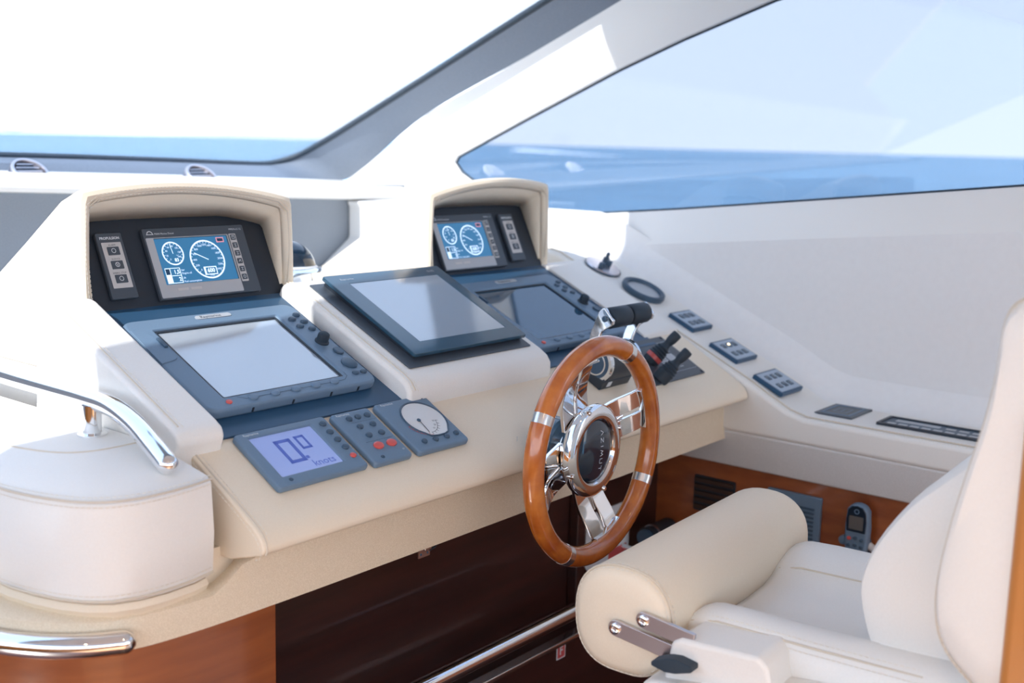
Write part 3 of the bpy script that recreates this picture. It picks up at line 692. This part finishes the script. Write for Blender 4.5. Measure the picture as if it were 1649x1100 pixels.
lever(.004, .020, .0045); lever(.112, .166, .0045)
for x0, x1 in ((.026, .092), (.0955, .161)):
    g = G().lathe([(.012,0),(.0195,.001),(.0215,.004),(.0215,x1-x0-.004),(.0195,x1-x0-.001),(.012,x1-x0)], 28, Matrix.Translation((x0, .072, .1236)) @ Matrix.Rotation(rad(90), 4, 'Y'))
    part('grip', g, 'rubber', t)
part('pivot_screw', G().lathe([(.0062,0),(.0062,.0022),(.004,.003)], 16, Matrix.Translation((.0155,.072,.1236)) @ Matrix.Rotation(rad(-90), 4, 'Y')), 'slate_dark', t)
part('serial_label', G().box(.020,.034,-.0006,.0,.006,.018), 'print_white', t)
# ---- compass behind the near hood
t = thing('compass', 'domed glass compass on a chrome base behind the near hood', 'compass', Matrix.Translation((1.655, 1.955, 1.193)))
part('pedestal', G().lathe([(.070,-.083),(.070,.0),(.06,.001)], 40), 'white_leather', t)
part('base', G().lathe([(.088,0),(.088,.004),(.082,.008),(.080,.026),(.074,.032),(.060,.034)], 40), 'chrome', t)
part('dome', G().lathe([(.060*math.cos(rad(a)), .030+.060*math.sin(rad(a))) for a in range(0, 90, 6)]+[(.0005,.09)], 40), 'navy_gloss', t)
part('collar', G().lathe([(.063,.030),(.064,.034),(.061,.038)], 40, cap=False), 'print_white', t)
# ---- demister vents on the dash pad
for px, lab in ((1.50, 'round chrome demister vent at the far left of the windshield pad'), (2.005, 'round chrome demister vent above the near instrument hood')):
    t = thing('demister_vent', lab, 'vent', Matrix.Translation((px, 2.735, zt(px)-.001)) @ Matrix.Rotation(rad(38), 4, 'X'), 'demister vents on the pad')
    part('ring', G().lathe([(.046,-.02),(.047,.004),(.044,.009),(.038,.009),(.036,.002),(.036,-.02)], 36, cap=False), 'brushed_steel', t)
    part('louvre_disc', G().lathe([(.036,-.01),(.036,-.004),(.02,-.002),(.001,-.001)], 36), 'slate_dark', t)
    for k in range(-2, 3): part('louvre', G().box(-.033*math.cos(k*.4), .033*math.cos(k*.4), k*.013-.0015, k*.013+.0015, -.004, .005), 'brushed_steel', t)

# ================================================================== STEERING WHEEL
ps = rad(2.0)
A = Vector((math.cos(ps), math.sin(ps), 0)); NN = Vector((math.sin(ps), -math.cos(ps), -.0078)).normalized(); Bv = NN.cross(A)
mw = Matrix((A, Bv, NN)).transposed().to_4x4(); mw.translation = (1.5952, 1.0881, .987)
wh = thing('steering_wheel', 'varnished wood and chrome steering wheel turned on its side', 'steering wheel', mw)
R0, RT = .182, .0178
def arc(a0, a1, r, n): return [(R0*math.cos(rad(a0+(a1-a0)*i/n)), R0*math.sin(rad(a0+(a1-a0)*i/n)), 0) for i in range(n+1)]
for k in range(4):
    b = -27.2+90*k
    part('rim_segment', G().tube(arc(b+2.4, b+87.6, RT, 40), RT, 24), 'wheel_wood', wh)
    part('rim_band', G().tube(arc(b-2.5, b+2.5, RT, 4), RT*1.03, 24), 'band_steel', wh)
for k in range(4):
    M_ = Matrix.Rotation(rad(18+90*k), 4, 'Z')
    for s in (-1, 1):
        y0 = s*.0215; hw = .0165
        pr = [(.050,-.034),(.100,-.030),(.140,-.014),(.158,-.008),(.168,-.004)]; pr = [(p[0], p[2]) for p in smooth_line([(r, 0, z) for r, z in pr], 4)]
        rings = [[(r, y0-hw, z+.0035), (r, y0+hw, z+.0035), (r, y0+hw, z-.0035), (r, y0-hw, z-.0035)] for r, z in pr]
        part('spoke', G().loft(rings), 'chrome', wh, bevel=.001).matrix_basis = M_
    ep = G(); rings = []
    for i in range(9):
        a = rad(-13.5+27*i/8); c, s_ = math.cos(a), math.sin(a)
        rings.append([(.1600*c,.1600*s_,.003), (.1685*c,.1685*s_,.003), (.1685*c,.1685*s_,-.009), (.1600*c,.1600*s_,-.009)])
    part('spoke_end', ep.loft(rings), 'chrome', wh, bevel=.001).matrix_basis = M_
    part('spoke_rod', G().tube([(.070,0,-.032),(.118,0,-.026),(.124,0,-.024)], [.0045,.0045,.0045], 12), 'chrome', wh).matrix_basis = M_
HUBM = Matrix.Translation((0, 0, .011))
hub = part('hub', G().lathe([(.050,-.052),(.066,-.040),(.0785,-.027),(.0815,-.020),(.0805,-.013),(.076,-.009),(.066,-.0070),(.0575,-.0085),(.0545,-.012),(.0535,-.018)], 56), 'chrome', wh); hub.matrix_basis = HUBM
cap = part('horn_cap', G().lathe([(.0538,-.018),(.0535,-.013),(.048,-.0100),(.030,-.0065),(.010,-.0052),(.0005,-.0050)], 56), 'navy_gloss', wh); cap.matrix_basis = HUBM
for k in range(4):
    a = rad(18+45*0+90*k+4); part('hub_bolt', G().lathe([(.0042,-.020),(.0042,-.0075),(.003,-.006)], 12, Matrix.Translation((.0775*math.cos(a), .0775*math.sin(a), .011))), 'chrome', wh)
# capital letters of the maker's name, along the turned wheel
LET = {'A': [[(0,0),(.5,1),(1,0)]], 'Z': [[(0,1),(1,1),(0,0),(1,0)]], 'I': [[(.5,0),(.5,1)]], 'M': [[(0,0),(.2,1),(.5,.25),(.8,1),(1,0)]], 'U': [[(0,1),(0,.12),(.12,0),(.88,0),(1,.12),(1,1)]], 'T': [[(0,1),(1,1)],[(.5,1),(.5,0)]]}
g = G(); px = -.0400
for ch in 'AZIMUT':
    wd = {'I': .0035, 'M': .0110}.get(ch, .0085)
    g.strokes([[(px+u*wd, -.004+v*.0080) for u, v in L] for L in LET[ch]], .0011, 0)
    px += wd+.0058
def cap_z(r):
    pr = [(0,-.0050),(.010,-.0052),(.030,-.0065),(.048,-.0100),(.0535,-.013)]
    for (ra, za), (rb, zb_) in zip(pr, pr[1:]):
        if r <= rb: return za+(zb_-za)*(r-ra)/(rb-ra)
    return -.013
g.v = [(x*.9, y, cap_z(math.hypot(x*.9, y+.009))+.0006) for x, y, z in g.v]
tx = part('lettering', g, 'print_white', cap); tx.matrix_basis = Matrix.Rotation(rad(-93), 4, 'Z') @ Matrix.Translation((0, .009, 0))
t = thing('steering_column', 'dark glossy steering column behind the wheel hub', 'steering column', mw @ Matrix.Translation((0,0,-.13)))
part('boss', G().lathe([(.046,.015),(.047,.030),(.046,.060),(.042,.064)], 40), 'monitor_black', t)
part('shaft', G().lathe([(.028,.06),(.028,.085)], 24), 'chrome', t)
part('lettering', G().strokes([[(-.0512,.004),(-.0512,.012)]], .001, 0), 'print_white', t)

# ================================================================== RAILS
def rail(name, pts, r, label, parts=()):
    t = thing(name, label, 'rail', Matrix.Translation(pts[-1]))
    L = smooth_line(pts, 8); rr_ = [r]*len(L)
    d = (Vector(L[-1])-Vector(L[-2])).normalized()
    for k, f in ((.35, .94), (.7, .72), (.95, .32)):
        L.append(tuple(Vector(L[-1 if k == .35 else -1])+d*r*.3)); rr_.append(r*f)
    part('tube', G().tube(L, rr_, 24), 'chrome', t, world=True)
    return t
t = rail('grab_rail', [(.915,2.30,1.128),(.910,1.95,1.124),(.906,1.76,1.120),(.905,1.60,1.120),(.902,1.50,1.121),(.900,1.44,1.119),(.898,1.385,1.104),(.893,1.335,1.083),(.888,1.296,1.066)], .0148, 'chrome grab rail on the leather bolster at the left edge')
part('post', G().lathe([(.021,0),(.021,.003),(.0135,.005),(.0135,.045)], 24, Matrix.Translation((.896, 1.49, 1.0705))), 'chrome', t, world=True)
rail('grab_rail', [(.640,1.72,.858),(.652,1.52,.858),(.676,1.40,.858),(.706,1.335,.858),(.745,1.288,.858),(.790,1.257,.858)], .0158, 'chrome grab rail curving along the mahogany base at lower left')
t = thing('foot_rail', 'long straight chrome foot rail under the console', 'rail', Matrix.Translation((1.06, 1.305, .555)))
part('tube', G().tube([(1.056,1.305,.557),(1.5,1.305,.557),(2.40,1.305,.557)], .0165, 24), 'chrome', t, world=True)
part('trim_strip', G().box(1.056, 2.40, 1.335, 1.36, .468, .480), 'chrome', t, world=True, bevel=.003)
for x in (1.20, 2.25): part('bracket', G().tube([(x,1.305,.557),(x,1.45,.557)], .009, 12), 'chrome', t, world=True)

# ================================================================== STARBOARD LEDGE FITTINGS
LF = lambda x, v, n=0: slope(24.5, x, 1.2511, 1.0114) @ Matrix.Translation((0, v, n))
a5 = rad(24.5)
def vfor(y): return (y-1.2511)/math.cos(a5)
for k, (x, y0, y1, wd, lab) in enumerate(((2.410,1.378,1.4485,.094,'six key switch panel highest on the ledge beside the throttle'), (2.398,1.2516,1.3265,.102,'middle six key switch panel on the ledge with one lit key'), (2.385,1.1278,1.2025,.108,'lowest of the three six key switch panels on the ledge slope'))):
    v0, v1 = vfor(y0), vfor(y1); hh = v1-v0
    t = thing('switch_panel', lab, 'switch panel', LF(x, v0, 0), 'switch panels on the ledge')
    part('frame', G().prism(rr(0,0,wd,hh,.003), -.004, .007), 'slate_panel', t, bevel=.0015)
    part('face', G().prism(rr(.005,.005,wd-.005,hh-.005,.0015), .007, .0078), 'switch_face', t)
    for r in range(2):
        for c in range(3):
            cx, cy = wd*(.26+.24*c), hh*(.30+.40*r)
            b = part('key', G().prism(rr(cx-.0078,cy-.0080,cx+.0078,cy+.0080,.001), .0078, .0090), 'slate_dark', t)
            part('key_symbol', G().strokes([[(cx-.0045,cy-.003),(cx-.0045,cy+.004),(cx+.0045,cy+.004)]] if (r+c) % 2 else [[(cx-.004,cy-.003),(cx+.004,cy-.003),(cx+.004,cy+.003),(cx-.004,cy+.003),(cx-.004,cy-.003)]], .0012, .0092), 'label_silver', b)
    if k == 1: button('lamp_amber', wd*.50, hh*.72, .0090, .0030, .0030, .002, t, 'lit_key')
t = thing('round_gauge_ring', 'dark rubber ring with pale lens set into the ledge', 'gauge', LF(2.447, .325, 0))
part('ring', G().lathe([(.054,-.004),(.057,.004),(.056,.011),(.051,.013),(.045,.010),(.043,.003)], 44, cap=False), 'slate_dark', t)
part('lens', G().lathe([(.0445,.002),(.044,.004),(.001,.005)], 40), 'label_silver', t)
t = thing('round_deck_plate', 'round chrome plate with two small dark toggles on the ledge', 'control plate', LF(2.436, .452, 0))
part('plate', G().lathe([(.046,-.002),(.047,.002),(.044,.005),(.001,.0055)], 40), 'brushed_steel', t)
part('gasket', G().lathe([(.0475,-.002),(.0492,.001),(.0475,.003)], 40, cap=False), 'slate_dark', t)
for dx, dy, hgt in ((-.018,-.006,.018), (.014,-.004,.020), (.018,.010,.022)):
    part('toggle', G().box(dx-.007, dx+.007, dy-.006, dy+.006, .004, hgt), 'slate_dark', t, bevel=.002)
part('toggle_tip', G().lathe([(.004,.0),(.005,.012),(.002,.016)], 12, Matrix.Translation((.018,.010,.020))), 'slate_dark', t)
t = thing('blank_panel', 'small square grey panel flat on the ledge near the seat', 'control panel', Matrix.Translation((2.420, .975, .9215)))
part('plate', G().prism(rr(0,0,.120,.088,.002), -.002, .003), 'charcoal_plate', t, bevel=.0008)
part('inner_frame', G().frame(rr(.012,.010,.108,.078,.002), rr(.017,.015,.103,.073,.002), .003, .0042), 'slate_plastic', t)
part('symbol', G().strokes([[(.04,.03),(.04,.06),(.08,.06),(.08,.03),(.04,.03)],[(.05,.045),(.07,.045)]], .003, .0034), 'slate_plastic', t)
t = thing('climate_panel', 'long narrow black control strip on the ledge beside the seat', 'control panel', Matrix.Translation((2.420, .690, .920)))
part('frame', G().frame(rr(0,0,.085,.230,.003), rr(.008,.008,.077,.222,.002), -.002, .006), 'black_plastic', t, bevel=.0012)
part('face', G().prism(rr(.007,.007,.078,.223,.002), -.002, .003), 'slate_dark', t)
part('display', G().prism(rr(.048,.110,.066,.205,.001), .003, .0038), 'label_silver', t)
for k in range(8): part('key', G().prism(rr(.018,.020+.025*k,.030,.038+.025*k,.001), .003, .0040), 'label_silver', t)
for k in range(3): part('key', G().prism(rr(.048,.020+.028*k,.060,.040+.028*k,.001), .003, .0040), 'label_silver', t)

# ================================================================== STARBOARD LOWER WALL FITTINGS (mounted on x = 2.40, facing port)
mP = lambda y, z: Matrix(((0,0,-1,2.40),(-1,0,0,y),(0,1,0,z),(0,0,0,1)))   # local x -> -y (aft), local y -> z, local z -> -x
t = thing('speaker_grille', 'grey square louvred speaker on the mahogany wall', 'speaker', mP(1.150, .625))
part('housing', G().prism(rr(0,0,.132,.112,.003), 0, .010), 'slate_plastic', t, bevel=.002)
for k in range(8): part('louvre', G().prism(rr(.036,.012+.0098*k,.118,.0168+.0098*k,.0022), .010, .0135), 'slate_dark', t, bevel=.0008)
part('name_tab', G().box(.008,.034,.100,.105,.010,.0105), 'label_silver', t)
t = thing('wall_vent', 'dark brown slatted vent on the mahogany wall behind the wheel', 'vent', mP(1.345, .640))
part('backing', G().prism(rr(0,0,.11,.088,.004), 0, .003), 'black_plastic', t)
for k in range(5): part('slat', G().box(.004,.106,.006+.0165*k,.0165+.0165*k,.003,.008), 'brown_plastic', t, bevel=.001)
t = thing('handset', 'grey cordless handset with small screen hanging on the mahogany wall', 'handset', mP(.950, .640))
part('cradle', G().prism(rr(.006,-.02,.050,.03,.006), 0, .016), 'slate_dark', t, bevel=.002)
hs = [(.006,0),(.050,0),(.054,.02),(.055,.06),(.052,.098),(.043,.110),(.028,.113),(.013,.110),(.004,.098),(.001,.06),(.002,.02)]
part('body', G().prism(hs, .016, .040), 'slate_plastic', t, bevel=.007, seg=4)
part('front_shell', G().prism([(.007,.050),(.049,.050),(.0505,.075),(.048,.097),(.040,.107),(.028,.109),(.016,.107),(.008,.097),(.0055,.075)], .040, .0425), 'navy_gloss', t, bevel=.0012)
part('screen', G().prism(rr(.012,.056,.044,.086,.002), .0425, .0432), 'lcd_grey', t)
part('earpiece', G().ringflat(.028,.0965,.0040,.0058,.0428,20), 'slate_plastic', t)
for bx, by, mt in ((.014,.034,'red_button'),(.028,.036,'slate_dark'),(.042,.034,'slate_dark'),(.014,.018,'slate_dark'),(.028,.020,'slate_dark'),(.042,.018,'slate_dark')): button(mt, bx, by, .040, .0048, .0042, .003, t)
part('cord_plug', G().tube([(.052,.020,.02),(.070,.012,.022),(.080,-.004,.022)], [.009,.008,.006], 12), 'label_grey', t)
part('side_knob', G().lathe([(.010,0),(.010,.012),(.006,.014)], 16, Matrix.Translation((-.004,.022,.018))), 'slate_plastic', t)

# ================================================================== UNDER THE CONSOLE
mB = lambda x, z, y=1.45: Matrix(((1,0,0,x),(0,0,-1,y),(0,1,0,z),(0,0,0,1)))   # facing aft
t = thing('fire_sign', 'small red and white sign with letter F under the console', 'sign', mB(1.875, .425, 1.36))
part('plate', G().prism(rr(0,0,.030,.036,.001), 0, .0015), 'print_white', t)
part('red_field', G().prism(rr(.0025,.0025,.0275,.0335,.001), .0015, .0018), 'red_print', t)
part('lettering', G().text('F', .026, .0145, .0175, .0020, thick=.0006), 'print_white', t)
t = thing('safety_placard', 'white placard with red corner behind the lower wheel rim', 'placard', mB(2.095, .535))
part('plate', G().prism(rr(0,0,.18,.135,.02), 0, .003), 'print_white', t)
part('red_field', G().box(.095,.17,.004,.030,.003,.0035), 'red_print', t)
t = thing('hydraulic_cylinder', 'dark metal cylinder lying under the console beside the wheel rim', 'cylinder', Matrix.Translation((2.28, 1.40, .585)))
part('barrel', G().tube([(.0,0,0),(.012,0,0),(.10,0,0)], .024, 24), 'black_plastic', t)
part('end_ring', G().tube([(.020,0,0),(.026,0,0)], .0255, 24), 'brushed_steel', t)
part('end_cap', G().tube([(-.012,0,0),(.0,0,0)], .020, 24), 'slate_dark', t)
t = thing('panel_latch', 'small steel latch under the lower leather band', 'latch', mB(1.340, .820, 1.262))
part('plate', G().prism(rr(0,0,.028,.020,.001), 0, .002), 'brushed_steel', t)
part('keeper', G().box(.006,.022,.014,.030,.002,.012), 'brushed_steel', t, bevel=.002)
part('loop', G().tube([(.026,.010,.004),(.038,.012,.004),(.044,.020,.004),(.040,.028,.004)], .002, 8), 'black_plastic', t)
for bx in (.006, .022): button('slate_dark', bx, .006, .002, .002, .002, .001, t, 'screw')

# ================================================================== HELM SEAT
ms = Matrix.Translation((1.30, .835, FLOOR)) @ Matrix.Rotation(rad(3.2), 4, 'Z')
seat = thing('helm_chair', 'white leather helm chair with rolled front bolster and wooden back shell', 'chair', ms)
H = -FLOOR                                            # local z = world z + H
def spow(c, e): return math.copysign(abs(c)**e, c)
def roll_ring(x, s):
    out = []
    for i in range(40):
        a = 2*math.pi*i/40
        e = .84 if math.sin(a) > 0 else .68
        y = spow(math.cos(a), e)*.0785*s; z = spow(math.sin(a), e)*.0785*s
        if math.sin(a) < 0: z *= 1.0; y *= (1-.10*abs(math.sin(a)))
        out.append((x, y, .8465+H+z))
    return out
rl = G().loft([roll_ring(-.004,.02), roll_ring(-.004,.45), roll_ring(-.0025,.80), roll_ring(.003,.94), roll_ring(.010,.985), roll_ring(.022,1.0), roll_ring(.25,1.012), roll_ring(.485,1.0), roll_ring(.497,.98), roll_ring(.504,.90), roll_ring(.506,.45), roll_ring(.506,.02)])
bolster = part('front_bolster', rl, 'leather', seat)
edge = roll_ring(.0085, .993); edge = edge+[edge[0]]
part('seam', G().tube(edge[:-1], .0015, 6, True), 'seam', bolster)
part('stitching', G().stitch(roll_ring(.0148,.9995)+[roll_ring(.0148,.9995)[0]]).stitch(roll_ring(.0025,.952)+[roll_ring(.0025,.952)[0]]), 'thread', bolster)
# cushion: cross section across x, swept aft
def cush(y, dz=0, sh=0, lift=1):
    prof = [(.055,.68),(.046,.80),(.046,.838),(.054,.856),(.072,.868),(.105,.868),(.135,.858),(.160,.842),(.185,.834),(.25,.832),(.315,.834),(.345,.842),(.370,.856),(.405,.866),(.440,.868),(.470,.860),(.484,.845),(.486,.80),(.478,.68)]
    return [(x, y, (z-.832)*lift+.832+dz+H if z > .8 else z+H) for x, z in prof]
cu = G().loft([cush(-.060,-.05,0,.3), cush(-.066,-.028,0,.6), cush(-.075,-.012), cush(-.095,-.002), cush(-.14,.0), cush(-.25,.0), cush(-.36,.004), cush(-.50,.01)])
cushion = part('seat_cushion', cu, 'white_leather', seat)
for xx, zz, side in ((.147,.8515,1), (.357,.850,-1)):
    ln = [(xx, -.085, zz-.009+H), (xx, -.12, zz+H), (xx-.004*side, -.30, zz+H+.001)]
    part('seam', G().tube(ln, .0014, 6), 'seam', cushion)
ln = [(.060,-.080,.850+H),(.058,-.12,.8595+H),(.056,-.25,.8598+H),(.056,-.40,.862+H)]
part('seam', G().tube(ln, .0015, 6), 'seam', cushion)
part('stitching', G().stitch([(x+.007, y, z+.005) for x, y, z in ln]).stitch([(x-.007, y, z-.006) for x, y, z in ln]), 'thread', cushion)
# hinge cover and side ledge on the port side
hc = [(-.088,.60),(-.082,.80),(-.090,.848),(-.104,.856),(-.215,.862),(-.228,.850),(-.236,.82),(-.262,.74),(-.27,.60)]
part('hinge_cover', G().prism([(y, z+H) for y, z in hc], -.020, .070, Matrix(((0,0,1,0),(1,0,0,0),(0,1,0,0),(0,0,0,1)))), 'white_leather', seat, bevel=.007, seg=4)
sd = [(-.056,.55),(-.053,.775),(-.060,.790),(-.075,.795),(-.22,.818),(-.50,.85),(-.50,.55)]
ledge2 = part('side_ledge', G().prism([(y, z+H) for y, z in sd], -.040, .05, Matrix(((0,0,1,0),(1,0,0,0),(0,1,0,0),(0,0,0,1)))), 'white_leather', seat, bevel=.010, seg=4)
ln = [(-.0395,-.062,.780+H),(-.0395,-.078,.7855+H),(-.0395,-.22,.8085+H),(-.0395,-.49,.840+H)]
part('seam', G().tube(ln, .0015, 6), 'seam', ledge2)
part('stitching', G().stitch([(x-.0006, y, z-.007) for x, y, z in ln]), 'thread', ledge2)
lv = G().loft([[(x, y*1.0, z) for x, y, z in [(-.040+dx, dy-.010, dz+.011) for dx, dy, dz in r]] for r in ([(0,-.062,.806+H),(.022,-.062,.806+H),(.022,-.062,.812+H),(0,-.062,.812+H)], [(-.004,-.085,.804+H),(.028,-.085,.804+H),(.024,-.085,.822+H),(0,-.085,.822+H)], [(-.004,-.100,.806+H),(.028,-.100,.806+H),(.024,-.100,.824+H),(0,-.100,.824+H)], [(0,-.122,.812+H),(.022,-.122,.812+H),(.022,-.122,.820+H),(0,-.122,.820+H)])])
part('release_lever', lv, 'rubber', seat, bevel=.002)
for (ya, za, yb, zb_) in ((.0, .8405, -.115, .826), (-.043, .8635, -.12, .853)):
    d = Vector((yb-ya, zb_-za)).normalized(); nn = Vector((-d.y, d.x)); hw = .0115
    pts = [(ya+hw*(d.x*math.cos(rad(a))+nn.x*math.sin(rad(a))), za+hw*(d.y*math.cos(rad(a))+nn.y*math.sin(rad(a)))) for a in range(90, 271, 15)]
    pts += [(yb-nn.x*hw, zb_-nn.y*hw), (yb+nn.x*hw, zb_+nn.y*hw)]
    br = part('bolster_arm', G().prism([(y, z+H) for y, z in pts], -.013, -.007, Matrix(((0,0,1,0),(1,0,0,0),(0,1,0,0),(0,0,0,1)))), 'brushed_steel', seat, bevel=.001)
    part('arm_screw', G().lathe([(.0078,0),(.0078,.003),(.006,.004),(.004,.0042),(.0035,.002)], 20, Matrix.Translation((-.013, ya, za+H)) @ Matrix.Rotation(rad(-90), 4, 'Y')), 'chrome', br)
# backrest: tall side profile with lumbar cushion
def prof_loft(prof, xs):
    c = Vector((sum(p[0] for p in prof)/len(prof), sum(p[1] for p in prof)/len(prof)))
    return G().loft([[(x, (c.x+(y-c.x)*s)-.835, c.y+(z-c.y)*s+H) for y, z in prof] for x, s in xs])
mback = [(.358,.885),(.392,.915),(.410,.945),(.4165,.985),(.4140,1.03),(.405,1.09),(.393,1.15),(.382,1.20),(.3745,1.25),(.3715,1.29),(.369,1.322),(.360,1.342),(.340,1.352),(.315,1.352),(.290,1.345),(.270,1.32),(.262,1.25),(.262,1.0),(.275,.89)]
mback = [(p[0], p[1]) for p in smooth_line([(y, z, 0) for y, z in mback+[mback[0]]], 3)[:-1]]
bk = part('backrest', prof_loft(mback, [(-.006,.30),(-.008,.80),(-.004,.93),(.006,.985),(.020,1.0),(.25,1.0),(.47,1.0),(.49,.97),(.498,.88),(.498,.3)]), 'white_leather', seat)
fe = [(y, z) for y, z in mback if y > .335]
part('stitching', G().stitch([(.002, y-.835-.004, z+H) for y, z in fe]).stitch([(.014, y-.835+.0015, z+H) for y, z in fe]), 'thread', bk)
part('seam', G().tube([(.0075, y-.835-.0005, z+H) for y, z in fe], .0014, 6), 'seam', bk)
lum = [(.36,.76),(.47,.77),(.510,.792),(.540,.838),(.5600,.888),(.5690,.940),(.5520,.998),(.5150,1.058),(.478,1.098),(.445,1.130),(.410,1.165),(.36,1.18),(.33,1.0)]
lum = [(p[0]-.024, p[1]) for p in smooth_line([(y, z, 0) for y, z in lum+[lum[0]]], 3)[:-1]]
lu = part('lumbar_cushion', prof_loft(lum, [(.100,.45),(.102,.78),(.110,.92),(.128,.985),(.155,1.0),(.25,1.0),(.36,1.0),(.385,.985),(.40,.92),(.406,.78),(.408,.45)]), 'white_leather', seat)
part('seam', G().tube([(.113,.44-.835,.975+H),(.1135,.50-.835,.972+H),(.124,.531-.835,.970+H),(.150,.5385-.835,.968+H),(.25,.5385-.835,.968+H),(.36,.5385-.835,.968+H)], .0016, 6), 'seam', lu)
part('back_shell', G().prism(rr(-.015, .62+H, .515, 1.262+H, .05), -.62, -.499, Matrix(((1,0,0,0),(0,0,1,0),(0,1,0,0),(0,0,0,1)))), 'orange_wood', seat, bevel=.012)
part('pedestal', G().lathe([(.16,0),(.16,.015),(.07,.03),(.06,.30),(.12,.42),(.15,.44)], 32, Matrix.Translation((.25,-.22,0))), 'brushed_steel', seat)
part('seat_base', G().box(.03,.48,-.50,-.08,.42,.52), 'white_leather', seat, bevel=.02)

# ================================================================== OUTSIDE DETAIL
wk = G(); random.seed(7)
o0, o1 = Vector((610,485,0)), Vector((424,285,0))
for i in range(60):
    t_ = (i/59); p = o0.lerp(o1, t_); s = 7*(1-t_*.75)*random.uniform(.5, 1.4)
    rings = []
    for zz, f in ((-2.45, 1), (-2.45+.9*(1-t_*.8)*random.uniform(.4, 1), .75), (-2.45+1.5*(1-t_*.85)*random.uniform(.3, 1), .25)):
        rings.append([(p.x+random.uniform(-2,2)*.3+s*f*math.cos(a*math.pi/4), p.y+s*f*math.sin(a*math.pi/4), zz) for a in range(8)])
    wk.loft(rings)
tag(part('wake_foam', wk, 'foam'), 'white foaming boat wake on the sea seen through the side window', 'wake', kind='stuff')
